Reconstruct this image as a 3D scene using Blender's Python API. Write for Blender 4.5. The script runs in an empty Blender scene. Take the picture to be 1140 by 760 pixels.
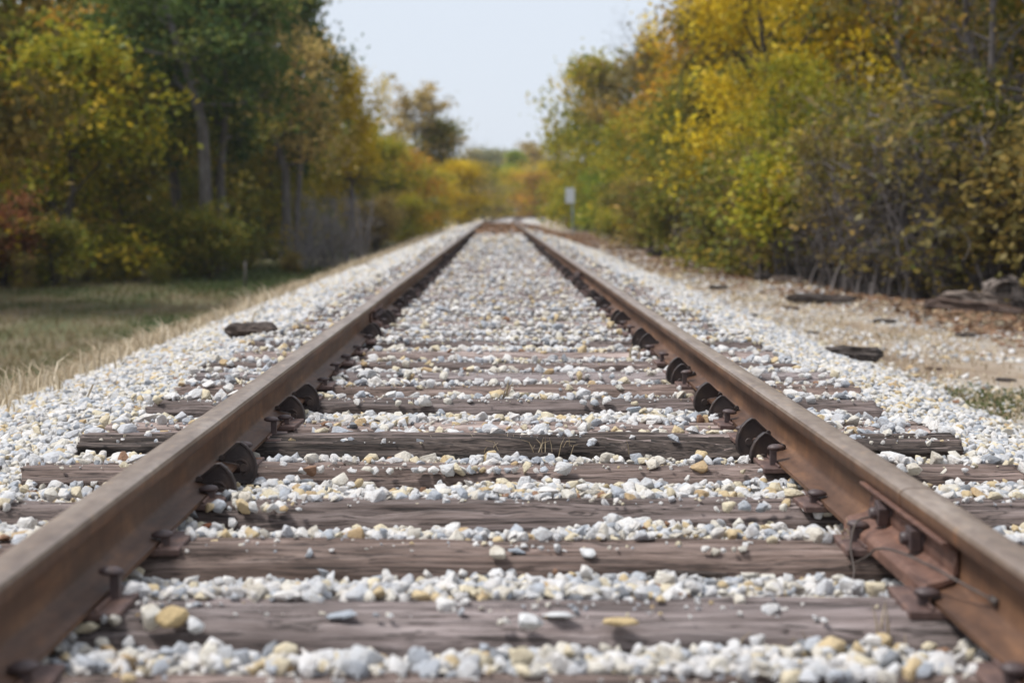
import bpy, bmesh, math, random
import numpy as np
from mathutils import Vector, Matrix, noise

random.seed(7)
RNG = np.random.default_rng(11)
S = bpy.context.scene
COL = S.collection
PI = math.pi

# ------------------------------------------------------------------ camera model
F = 1800.0            # focal length in photo pixels (photo is 1140 wide)
VX, VY = 554.0, 235.0
CAMX, CAMZ = -0.03, 0.66


def at(px, py, Y):
    """point seen at photo pixel (px, py) at distance Y"""
    return Vector((CAMX + (px - VX) / F * Y, Y, CAMZ - (py - VY) / F * Y))


def xat(px, Y):
    return CAMX + (px - VX) / F * Y


def ground_hit(px, py, z):
    Y = F * (CAMZ - z) / (py - VY)
    return Vector((xat(px, Y), Y, z))


def cline(Y):
    return 0.0 if Y < 80 else (Y - 80) ** 2 / (2 * 1400.0)


def head_ang(Y):
    return 0.0 if Y < 80 else math.atan((Y - 80) / 1400.0)


def dip(Y):
    return -0.05 * math.sin(PI * (Y - 88) / 50) ** 2 if 88 < Y < 138 else 0.0


# ------------------------------------------------------------------ node helpers
def mat(name):
    m = bpy.data.materials.new(name)
    m.use_nodes = True
    nt = m.node_tree
    b = nt.nodes['Principled BSDF']
    return m, nt, b


def N(nt, typ, **kw):
    n = nt.nodes.new(typ)
    for k, v in kw.items():
        if k in n.inputs:
            n.inputs[k].default_value = v
        else:
            setattr(n, k, v)
    return n


def ramp(nt, stops, interp='LINEAR'):
    r = nt.nodes.new('ShaderNodeValToRGB')
    r.color_ramp.interpolation = interp
    el = r.color_ramp.elements
    while len(el) > 1:
        el.remove(el[-1])
    el[0].position = stops[0][0]
    el[0].color = (*stops[0][1], 1)
    for p, c in stops[1:]:
        e = el.new(p)
        e.color = (*c, 1)
    return r


def mixc(nt, fac, a, b, mode='MIX'):
    m = nt.nodes.new('ShaderNodeMix')
    m.data_type = 'RGBA'
    m.blend_type = mode
    for sock, v in ((m.inputs[0], fac), (m.inputs[6], a), (m.inputs[7], b)):
        if hasattr(v, 'node'):
            nt.links.new(v, sock)
        elif isinstance(v, tuple):
            sock.default_value = (*v, 1) if len(v) == 3 else v
        else:
            sock.default_value = v
    return m.outputs[2]


def coords(nt, scale=(1, 1, 1), kind='Object'):
    tc = nt.nodes.new('ShaderNodeTexCoord')
    mp = nt.nodes.new('ShaderNodeMapping')
    mp.inputs['Scale'].default_value = scale
    nt.links.new(tc.outputs[kind], mp.inputs['Vector'])
    return mp.outputs['Vector']


def noise_tex(nt, vec, scale, detail=4, rough=0.55, dist=0.0):
    n = nt.nodes.new('ShaderNodeTexNoise')
    n.inputs['Scale'].default_value = scale
    n.inputs['Detail'].default_value = detail
    n.inputs['Roughness'].default_value = rough
    n.inputs['Distortion'].default_value = dist
    nt.links.new(vec, n.inputs['Vector'])
    return n.outputs['Fac']


def bump(nt, b, h, strength=0.4, dist=0.01):
    bp = nt.nodes.new('ShaderNodeBump')
    bp.inputs['Strength'].default_value = strength
    bp.inputs['Distance'].default_value = dist
    nt.links.new(h, bp.inputs['Height'])
    nt.links.new(bp.outputs['Normal'], b.inputs['Normal'])


# ------------------------------------------------------------------ materials
def m_stone():
    m, nt, b = mat('limestone_ballast')
    oi = nt.nodes.new('ShaderNodeObjectInfo')
    cols = [(0.00, (0.735, 0.717, 0.706)), (.10, (0.644, 0.640, 0.642)), (.20, (0.772, 0.748, 0.723)), (.29, (0.570, 0.576, 0.597)),
            (.35, (0.717, 0.676, 0.597)), (.45, (0.672, 0.667, 0.670)), (.51, (0.708, 0.622, 0.453)), (.60, (0.496, 0.520, 0.561)),
            (.655, (0.644, 0.503, 0.299)), (.71, (0.753, 0.722, 0.688)), (.81, (0.432, 0.457, 0.498)), (.86, (0.681, 0.630, 0.543)),
            (.915, (0.588, 0.594, 0.606)), (.955, (0.248, 0.260, 0.281)), (.975, (0.534, 0.384, 0.217)), (.992, (0.294, 0.165, 0.099))]
    r = ramp(nt, cols, 'CONSTANT')
    nt.links.new(oi.outputs['Random'], r.inputs[0])
    v = coords(nt)
    add = nt.nodes.new('ShaderNodeVectorMath')
    add.operation = 'ADD'
    mul = nt.nodes.new('ShaderNodeMath')
    mul.operation = 'MULTIPLY'
    mul.inputs[1].default_value = 37.0
    nt.links.new(oi.outputs['Random'], mul.inputs[0])
    nt.links.new(v, add.inputs[0])
    nt.links.new(mul.outputs[0], add.inputs[1])
    n1 = noise_tex(nt, add.outputs[0], 1.6, 4, .6)
    st = ramp(nt, [(.38, (1, 1, 1)), (.55, (.90, .87, .84)), (.72, (.74, .68, .60))])
    nt.links.new(n1, st.inputs[0])
    c = mixc(nt, .75, r.outputs[0], st.outputs[0], 'MULTIPLY')
    nt.links.new(c, b.inputs['Base Color'])
    b.inputs['Roughness'].default_value = .82
    n2 = noise_tex(nt, add.outputs[0], 5, 4, .65)
    bump(nt, b, n2, .5, .12)
    return m


def m_wood(name, dark, mid, light, sx=1.0):
    m, nt, b = mat(name)
    oi = nt.nodes.new('ShaderNodeObjectInfo')
    v0 = coords(nt, (1.6 * sx, 26, 26))
    add = nt.nodes.new('ShaderNodeVectorMath')
    add.operation = 'ADD'
    mul = nt.nodes.new('ShaderNodeMath')
    mul.operation = 'MULTIPLY'
    mul.inputs[1].default_value = 53.0
    nt.links.new(oi.outputs['Random'], mul.inputs[0])
    nt.links.new(v0, add.inputs[0])
    nt.links.new(mul.outputs[0], add.inputs[1])
    g = noise_tex(nt, add.outputs[0], 1.6, 7, .68, .6)
    r = ramp(nt, [(.28, dark), (.43, mid), (.57, tuple(.55 * a + .45 * c for a, c in zip(mid, light))), (.74, light)])
    nt.links.new(g, r.inputs[0])
    v2 = coords(nt, (1, 2.2, 2.2))
    big = noise_tex(nt, v2, 2.4, 3, .6)
    r2 = ramp(nt, [(.3, (.45, .40, .37)), (.5, (.95, .93, .92)), (.72, (1.3, 1.27, 1.27))])
    nt.links.new(big, r2.inputs[0])
    gv = coords(nt, (2.2 * sx, 85, 85))
    ad2 = nt.nodes.new('ShaderNodeVectorMath')
    ad2.operation = 'ADD'
    nt.links.new(gv, ad2.inputs[0])
    nt.links.new(mul.outputs[0], ad2.inputs[1])
    fine = noise_tex(nt, ad2.outputs[0], 1.5, 6, .7, .4)
    rf = ramp(nt, [(.30, (.30, .27, .26)), (.42, (.8, .78, .77)), (.55, (1, 1, 1)), (.72, (1.35, 1.34, 1.36))])
    nt.links.new(fine, rf.inputs[0])
    c0 = mixc(nt, 1.0, r.outputs[0], rf.outputs[0], 'MULTIPLY')
    # long drying checks: thin dark lines that follow the grain
    cv = coords(nt, (.9 * sx, 17, 17))
    ad3 = nt.nodes.new('ShaderNodeVectorMath')
    ad3.operation = 'ADD'
    nt.links.new(cv, ad3.inputs[0])
    nt.links.new(mul.outputs[0], ad3.inputs[1])
    ck = noise_tex(nt, ad3.outputs[0], 1.3, 5, .6, .8)
    rc = ramp(nt, [(.40, (1, 1, 1)), (.445, (.12, .10, .09)), (.462, (1, 1, 1)), (.535, (1, 1, 1)), (.55, (.10, .08, .07)), (.575, (1, 1, 1))])
    nt.links.new(ck, rc.inputs[0])
    c0 = mixc(nt, .9, c0, rc.outputs[0], 'MULTIPLY')
    c = mixc(nt, 1.0, c0, r2.outputs[0], 'MULTIPLY')
    # ties differ from one to the next
    r3 = ramp(nt, [(0, (.8, .76, .74)), (.5, (1, .98, .98)), (1, (1.15, 1.02, .92))])
    nt.links.new(oi.outputs['Random'], r3.inputs[0])
    c = mixc(nt, 1.0, c, r3.outputs[0], 'MULTIPLY')
    nt.links.new(c, b.inputs['Base Color'])
    b.inputs['Roughness'].default_value = .85
    bump(nt, b, g, .8, .012)
    return m


def m_rust(name, c0, c1, c2, rough=.6, streak=True, spec=.4, sc=1.0):
    m, nt, b = mat(name)
    v = coords(nt, (9 * sc, 1.2 * sc, 9 * sc) if streak else (8 * sc, 8 * sc, 8 * sc))
    n1 = noise_tex(nt, v, 2.2, 6, .62)
    r = ramp(nt, [(.3, c0), (.52, c1), (.72, c2)])
    nt.links.new(n1, r.inputs[0])
    v2 = coords(nt, (30 * sc, 14 * sc, 5 * sc))
    n2 = noise_tex(nt, v2, 1.5, 4, .6)
    r2 = ramp(nt, [(.35, (.72, .70, .70)), (.6, (1, 1, 1)), (.78, (1.35, 1.15, .9))])
    nt.links.new(n2, r2.inputs[0])
    c = mixc(nt, 1.0, r.outputs[0], r2.outputs[0], 'MULTIPLY')
    nt.links.new(c, b.inputs['Base Color'])
    b.inputs['Roughness'].default_value = rough
    b.inputs['Specular IOR Level'].default_value = spec
    v3 = coords(nt, (1, 1, 1))
    n3 = noise_tex(nt, v3, 160, 3, .6)
    bump(nt, b, n3, .35, .002)
    return m


def m_leaf(name, cols, transl=.42):
    m = bpy.data.materials.new(name)
    m.use_nodes = True
    nt = m.node_tree
    nt.nodes.clear()
    out = nt.nodes.new('ShaderNodeOutputMaterial')
    at_ = nt.nodes.new('ShaderNodeAttribute')
    at_.attribute_name = 'hue'
    k = len(cols)
    r = ramp(nt, [(i / (k - 1), c) for i, c in enumerate(cols)])
    nt.links.new(at_.outputs['Fac'], r.inputs[0])
    d = nt.nodes.new('ShaderNodeBsdfDiffuse')
    t = nt.nodes.new('ShaderNodeBsdfTranslucent')
    g = nt.nodes.new('ShaderNodeBsdfGlossy')
    g.inputs['Roughness'].default_value = .45
    mx = nt.nodes.new('ShaderNodeMixShader')
    mx.inputs[0].default_value = transl
    nt.links.new(r.outputs[0], d.inputs[0])
    nt.links.new(r.outputs[0], t.inputs[0])
    nt.links.new(d.outputs[0], mx.inputs[1])
    nt.links.new(t.outputs[0], mx.inputs[2])
    m2 = nt.nodes.new('ShaderNodeMixShader')
    m2.inputs[0].default_value = .012
    nt.links.new(mx.outputs[0], m2.inputs[1])
    nt.links.new(g.outputs[0], m2.inputs[2])
    nt.links.new(m2.outputs[0], out.inputs[0])
    return m


def m_bark(name, c0, c1, c2):
    m, nt, b = mat(name)
    v = coords(nt, (7, 7, 1.6))
    n1 = noise_tex(nt, v, 2.0, 5, .65)
    r = ramp(nt, [(.3, c0), (.5, c1), (.7, c2)])
    nt.links.new(n1, r.inputs[0])
    nt.links.new(r.outputs[0], b.inputs['Base Color'])
    b.inputs['Roughness'].default_value = .9
    bump(nt, b, n1, .7, .03)
    return m


STONE = m_stone()
TIEWOOD = m_wood('weathered_tie_wood', (.035, .026, .022), (.135, .106, .095), (.29, .25, .238))
PALEWOOD = m_wood('pale_weathered_tie_wood', (.05, .04, .036), (.23, .195, .188), (.46, .42, .415))
OLDWOOD = m_wood('dark_rotten_wood', (.014, .011, .010), (.042, .033, .028), (.15, .125, .11), 2.0)
BROWNWOOD = m_wood('brown_log_wood', (.03, .018, .013), (.09, .058, .043), (.22, .17, .14), 2.0)
GREYWOOD = m_wood('grey_log_wood', (.08, .065, .055), (.22, .19, .165), (.4, .36, .32), 2.0)
RUST = m_rust('rail_rust', (.056, .027, .015), (.113, .056, .031), (.195, .098, .049), .6)
RAILTOP = m_rust('worn_rail_head', (.15, .105, .078), (.225, .17, .132), (.31, .25, .205), .40, spec=.5)
PLATE = m_rust('plate_rust', (.075, .042, .035), (.13, .08, .068), (.21, .12, .085), .62, False)
ANCHOR = m_rust('anchor_steel', (.022, .015, .014), (.042, .030, .028), (.07, .046, .036), .55, False)
SPIKE = m_rust('spike_iron', (.045, .03, .03), (.085, .06, .058), (.15, .10, .085), .5, False)
BAR = m_rust('joint_bar_rust', (.09, .045, .032), (.15, .078, .056), (.23, .125, .088), .62, False)
WIRE = m_rust('bond_wire_steel', (.05, .036, .03), (.09, .07, .06), (.15, .12, .10), .5, False)

BARK_GREY = m_bark('grey_bark', (.06, .052, .047), (.12, .108, .10), (.22, .205, .195))
BARK_DARK = m_bark('dark_bark', (.03, .024, .02), (.06, .05, .042), (.11, .095, .082))
SHRUBWOOD = m_bark('pale_shrub_bark', (.12, .105, .105), (.21, .19, .19), (.32, .29, .29))
TWIG = m_bark('bare_twig_bark', (.07, .058, .052), (.13, .112, .105), (.22, .195, .185))

LEAF = {
    'deepgreen': m_leaf('deep_green_leaves', [(.034, .070, .020), (.070, .115, .028), (.120, .161, .037), (.210, .210, .049)]),
    'olive': m_leaf('olive_leaves', [(.084, .113, .021), (.154, .168, .028), (.267, .224, .034), (.421, .281, .043)]),
    'yellowgreen': m_leaf('yellow_green_leaves', [(.140, .175, .023), (.281, .281, .028), (.463, .378, .031), (.645, .435, .034)]),
    'gold': m_leaf('golden_leaves', [(.270, .230, .026), (.540, .393, .023), (.720, .505, .025), (.720, .589, .043)]),
    'orange': m_leaf('orange_brown_leaves', [(.168, .140, .028), (.378, .224, .031), (.589, .316, .034), (.720, .378, .043)]),
    'russet': m_leaf('russet_leaves', [(.113, .098, .028), (.267, .105, .049), (.393, .154, .077), (.448, .267, .056)]),
    'green': m_leaf('bright_green_leaves', [(.113, .197, .025), (.210, .294, .034), (.378, .393, .039), (.631, .491, .043)]),
    'tan': m_leaf('tan_leaves', [(.224, .183, .063), (.378, .281, .098), (.534, .393, .127), (.645, .448, .127)]),
    'greygreen': m_leaf('grey_green_leaves', [(.168, .197, .113), (.253, .267, .140), (.378, .337, .168), (.477, .378, .210)]),
    'brown': m_leaf('brown_leaves', [(.113, .105, .034), (.210, .168, .049), (.308, .224, .063), (.448, .281, .056)]),
    'grass': m_leaf('field_grass', [(.06, .09, .03), (.12, .13, .05), (.19, .16, .08), (.28, .22, .13)], .25),
    'straw': m_leaf('dry_straw', [(.28, .21, .12), (.42, .33, .22), (.54, .45, .32), (.64, .55, .42)], .25),
    'litter': m_leaf('fallen_leaf', [(.08, .045, .028), (.16, .09, .055), (.25, .15, .09), (.34, .235, .14)], .1),
}


# ------------------------------------------------------------------ object helpers
def mesh_from(name, V, Fc, mats=(), smooth=True, midx=None):
    me = bpy.data.meshes.new(name)
    me.from_pydata([tuple(v) for v in V], [], [tuple(f) for f in Fc])
    for m in mats:
        me.materials.append(m)
    if smooth:
        me.polygons.foreach_set('use_smooth', [True] * len(me.polygons))
    if midx is not None:
        me.polygons.foreach_set('material_index', midx)
    me.update()
    return me


def mesh_np(name, V, Fc, mats=(), smooth=False, hue=None):
    """V (n,3), Fc (m,k) numpy"""
    me = bpy.data.meshes.new(name)
    n, m, k = len(V), len(Fc), Fc.shape[1]
    me.vertices.add(n)
    me.vertices.foreach_set('co', np.ascontiguousarray(V, dtype=np.float32).ravel())
    me.loops.add(m * k)
    me.loops.foreach_set('vertex_index', np.ascontiguousarray(Fc, dtype=np.int32).ravel())
    me.polygons.add(m)
    me.polygons.foreach_set('loop_start', np.arange(0, m * k, k, dtype=np.int32))
    me.polygons.foreach_set('loop_total', np.full(m, k, dtype=np.int32))
    if smooth:
        me.polygons.foreach_set('use_smooth', np.ones(m, dtype=bool))
    for x in mats:
        me.materials.append(x)
    if hue is not None:
        a = me.attributes.new('hue', 'FLOAT', 'FACE')
        a.data.foreach_set('value', np.ascontiguousarray(hue, dtype=np.float32))
    me.update(calc_edges=True)
    return me


def link(name, data, parent=None, loc=None, rot=None):
    o = bpy.data.objects.new(name, data)
    COL.objects.link(o)
    if parent is not None:
        o.parent = parent
    if loc is not None:
        o.location = loc
    if rot is not None:
        o.rotation_euler = rot
    return o


def tag(o, label=None, cat=None, group=None, kind=None):
    for k, v in (('label', label), ('category', cat), ('group', group), ('kind', kind)):
        if v:
            o[k] = v
    return o


def copy_tree(o, parent=None):
    c = o.copy()
    COL.objects.link(c)
    if parent is not None:
        c.parent = parent
    for ch in list(o.children):
        copy_tree(ch, c)
    return c


class MB:
    def __init__(s):
        s.v, s.f, s.m = [], [], []

    def add(s, V, Fc, mi=0):
        k = len(s.v)
        s.v += [tuple(v) for v in V]
        s.f += [tuple(i + k for i in f) for f in Fc]
        s.m += [mi] * len(Fc)

    def tube(s, pts, rad, sides=8, cap=True, mi=0):
        pts = [Vector(p) for p in pts]
        V, Fc = [], []
        prev = None
        for i, p in enumerate(pts):
            d = (pts[min(i + 1, len(pts) - 1)] - pts[max(i - 1, 0)])
            d = d.normalized() if d.length > 1e-9 else Vector((0, 0, 1))
            if prev is None:
                a = Vector((1, 0, 0)) if abs(d.x) < .8 else Vector((0, 1, 0))
                a = (a - d * a.dot(d)).normalized()
            else:
                a = prev - d * prev.dot(d)
                a = a.normalized() if a.length > 1e-6 else Vector((1, 0, 0))
            prev = a
            bb = d.cross(a)
            r = rad[i] if hasattr(rad, '__len__') else rad
            for k in range(sides):
                t = 2 * PI * k / sides
                V.append(p + (a * math.cos(t) + bb * math.sin(t)) * r)
        for i in range(len(pts) - 1):
            for k in range(sides):
                k2 = (k + 1) % sides
                Fc.append((i * sides + k, i * sides + k2, (i + 1) * sides + k2, (i + 1) * sides + k))
        if cap:
            Fc.append(tuple(range(sides))[::-1])
            n = (len(pts) - 1) * sides
            Fc.append(tuple(n + k for k in range(sides)))
        s.add(V, Fc, mi)

    def prism(s, prof, axis, a, b, mi=0):
        """closed 2-D profile extruded along axis from a to b (prof in the other two axes)"""
        n = len(prof)
        V = []
        for t in (a, b):
            for (u, w) in prof:
                V.append((u, t, w) if axis == 'y' else ((t, u, w) if axis == 'x' else (u, w, t)))
        Fc = [(i, (i + 1) % n, n + (i + 1) % n, n + i) for i in range(n)]
        Fc += [tuple(range(n))[::-1], tuple(n + i for i in range(n))]
        s.add(V, Fc, mi)

    def box(s, x0, x1, y0, y1, z0, z1, mi=0):
        s.prism([(x0, z0), (x1, z0), (x1, z1), (x0, z1)], 'y', y0, y1, mi)

    def mesh(s, name, mats, smooth=False, bevel=0, seg=2):
        me = bpy.data.meshes.new(name)
        me.from_pydata(s.v, [], s.f)
        for m in mats:
            me.materials.append(m)
        me.polygons.foreach_set('material_index', s.m)
        bm = bmesh.new()
        bm.from_mesh(me)
        bmesh.ops.recalc_face_normals(bm, faces=bm.faces)
        if bevel:
            ed = [e for e in bm.edges if len(e.link_faces) == 2 and e.calc_face_angle(0) > .5]
            bmesh.ops.bevel(bm, geom=ed, offset=bevel, segments=seg, affect='EDGES', profile=.6)
        if smooth:
            for f in bm.faces:
                f.smooth = True
        bm.to_mesh(me)
        bm.free()
        return me


def vnoise(x, y, z=0.0):
    return noise.noise(Vector((x, y, z)))


# numpy value noise in 2-D (for scattering)
_perm = np.random.default_rng(5).random((256, 256))


def n2d(x, y):
    xi = np.floor(x).astype(int)
    yi = np.floor(y).astype(int)
    fx, fy = x - xi, y - yi
    fx = fx * fx * (3 - 2 * fx)
    fy = fy * fy * (3 - 2 * fy)
    g = lambda a, b: _perm[a % 256, b % 256]
    return (g(xi, yi) * (1 - fx) * (1 - fy) + g(xi + 1, yi) * fx * (1 - fy)
            + g(xi, yi + 1) * (1 - fx) * fy + g(xi + 1, yi + 1) * fx * fy)


def ncl(Y):
    Y = np.asarray(Y, float)
    return np.where(Y < 80, 0, (Y - 80) ** 2 / 2800.0)


def ndip(Y):
    Y = np.asarray(Y, float)
    return np.where((Y > 88) & (Y < 138), -0.05 * np.sin(PI * (Y - 88) / 50) ** 2, 0)


# ------------------------------------------------------------------ ground profile
GU = np.array([-400, -60, -14, -5.0, -3.9, -3.0, -2.6, -1.6, 0, 1.6, 2.4, 3.0, 4.5, 7.5, 12, 60, 400.])
GZ = np.array([-1.2, -1.1, -1.05, -1.05, -.92, -.58, -.40, -.42, -.45, -.45, -.44, -.47, -.52, -.6, -.7, -.9, -1.2])
BU = np.array([-2.95, -2.7, -2.2, -1.75, -1.35, -1.1, 0, 1.1, 1.35, 1.7, 2.2, 2.65, 3.0])
BZ = np.array([-.68, -.42, -.245, -.13, -.075, -.065, -.065, -.065, -.075, -.14, -.30, -.44, -.54])


def gz(u, Y):
    z = np.interp(u, GU, GZ)
    far = np.clip((np.asarray(Y, float) - 60) / 60, 0, 1)          # the field rises to the track level far off
    z = z * (1 - .45 * far * (np.abs(u) > 2.4))
    a = np.clip((np.abs(u) - 2.6) / 2, 0, 1)
    return z + a * (.10 * (n2d(u * .5 + 9, Y * .35) - .5) + .05 * (n2d(u * 1.7, Y * 1.3) - .5)) + ndip(Y)


def bz(u, Y):
    return np.interp(u, BU, BZ) + ndip(Y) + .015 * (n2d(u * 2.2 + 40, Y * 2.2) - .5)


def grid_mesh(name, us, ys, zf, mats):
    U, Yg = np.meshgrid(us, ys)
    X = U + ncl(Yg) * (np.abs(U) < 60)
    Z = zf(U, Yg)
    V = np.stack([X, Yg, Z], -1).reshape(-1, 3)
    nu, ny = len(us), len(ys)
    i = np.arange((ny - 1) * (nu - 1))
    r, c = i // (nu - 1), i % (nu - 1)
    a = r * nu + c
    Fc = np.stack([a, a + 1, a + nu + 1, a + nu], 1)
    return mesh_np(name, V, Fc, mats, smooth=True)


def m_ground():
    m, nt, b = mat('field_and_verge_ground')
    v = coords(nt)
    sep = nt.nodes.new('ShaderNodeSeparateXYZ')
    nt.links.new(v, sep.inputs[0])
    # left field: green and brown patches
    n1 = noise_tex(nt, coords(nt, (.9, .35, 1)), .9, 6, .65)
    field = ramp(nt, [(.32, (.06, .08, .03)), (.45, (.11, .11, .045)), (.56, (.16, .13, .075)), (.7, (.20, .155, .10))])
    nt.links.new(n1, field.inputs[0])
    # right verge: stony soil, straw, leaf litter
    n2 = noise_tex(nt, coords(nt, (1, .5, 1)), 1.3, 7, .68)
    verge = ramp(nt, [(.28, (.30, .295, .285)), (.40, (.40, .365, .32)), (.50, (.36, .285, .21)), (.60, (.25, .18, .12)), (.72, (.13, .088, .055))])
    nt.links.new(n2, verge.inputs[0])
    # woodland floor further out
    n3 = noise_tex(nt, coords(nt, (1, 1, 1)), 2.2, 6, .7)
    wood = ramp(nt, [(.3, (.045, .03, .018)), (.5, (.11, .065, .035)), (.68, (.19, .105, .05))])
    nt.links.new(n3, wood.inputs[0])

    def mask(a, c, wob=1.2):
        ad = nt.nodes.new('ShaderNodeMath')
        ad.operation = 'MULTIPLY_ADD'
        ad.inputs[1].default_value = wob
        nt.links.new(n2, ad.inputs[0])
        nt.links.new(sep.outputs[0], ad.inputs[2])
        mr = nt.nodes.new('ShaderNodeMapRange')
        mr.inputs[1].default_value = a + wob * .5
        mr.inputs[2].default_value = c + wob * .5
        nt.links.new(ad.outputs[0], mr.inputs[0])
        return mr.outputs[0]
    straw = (.44, .36, .25)
    c = mixc(nt, mask(-4.6, -3.6), field.outputs[0], straw)
    c = mixc(nt, mask(-1, 1), c, verge.outputs[0])
    c = mixc(nt, mask(4.2, 6.4, 2.0), c, wood.outputs[0])
    c = mixc(nt, mask(-10, -13, 2.0), c, wood.outputs[0])
    nt.links.new(c, b.inputs['Base Color'])
    b.inputs['Roughness'].default_value = .95
    n4 = noise_tex(nt, v, 18, 5, .7)
    bump(nt, b, n4, .8, .05)
    return m


def m_bed():
    m, nt, b = mat('ballast_bed_fines')
    v = coords(nt)
    n1 = noise_tex(nt, v, 22, 5, .7)
    r = ramp(nt, [(.3, (.14, .13, .125)), (.48, (.34, .325, .31)), (.62, (.52, .50, .47))])
    nt.links.new(n1, r.inputs[0])
    nt.links.new(r.outputs[0], b.inputs['Base Color'])
    b.inputs['Roughness'].default_value = .95
    bump(nt, b, n1, 1.0, .03)
    return m


ys = np.concatenate([np.arange(-15, 60, .5), np.arange(60, 160, 1.5), np.array([165, 180, 200, 240, 300, 400, 550, 800.])])
us = np.concatenate([np.array([-400, -200, -100, -60, -40, -25, -18]), np.arange(-15, -5, .6), np.arange(-5, 8, .25), np.array([8.5, 9.5, 11, 14, 18, 25, 40, 60, 100, 200, 400.])])
tag(link('ground', grid_mesh('ground', us, ys, gz, [m_ground()])), kind='structure')
yb = np.concatenate([np.arange(-6, 60, .35), np.arange(60, 230, 1.0)])
tag(link('ballast_bed', grid_mesh('ballast_bed', np.concatenate([BU[:1], np.arange(-2.8, 2.85, .2), BU[-1:]]), yb, bz, [m_bed()])), kind='structure')

# ------------------------------------------------------------------ ties
TIE_BACK = [1.72, 2.30, 2.76, 3.235, 3.69, 4.21, 4.72, 5.03, 5.66, 6.12, 6.58, 7.03, 7.57, 8.18]
ties = []                                   # (centre Y, half depth, left end, right end)
tr = random.Random(3)
for yb_ in TIE_BACK:
    hw = tr.uniform(.105, .115)
    if yb_ in (3.235, 3.69, 4.21):
        hw = {3.235: .092, 3.69: .082, 4.21: .085}[yb_]
    elif yb_ > 5.3:
        hw = tr.uniform(.095, .108)
    ties.append((yb_ + .035 - hw, hw, -1.25 + tr.uniform(-.05, .05), 1.27 + tr.uniform(-.05, .05)))
y = 8.07
while y < 200:
    y += .50 + tr.uniform(-.06, .06)
    ties.append((y, tr.uniform(.10, .115), -1.25 + tr.uniform(-.09, .08), 1.26 + tr.uniform(-.09, .09)))
TY = np.array([t[0] for t in ties])
TH = np.array([t[1] for t in ties])
TL = np.array([t[2] for t in ties])
TR = np.array([t[3] for t in ties])


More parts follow.
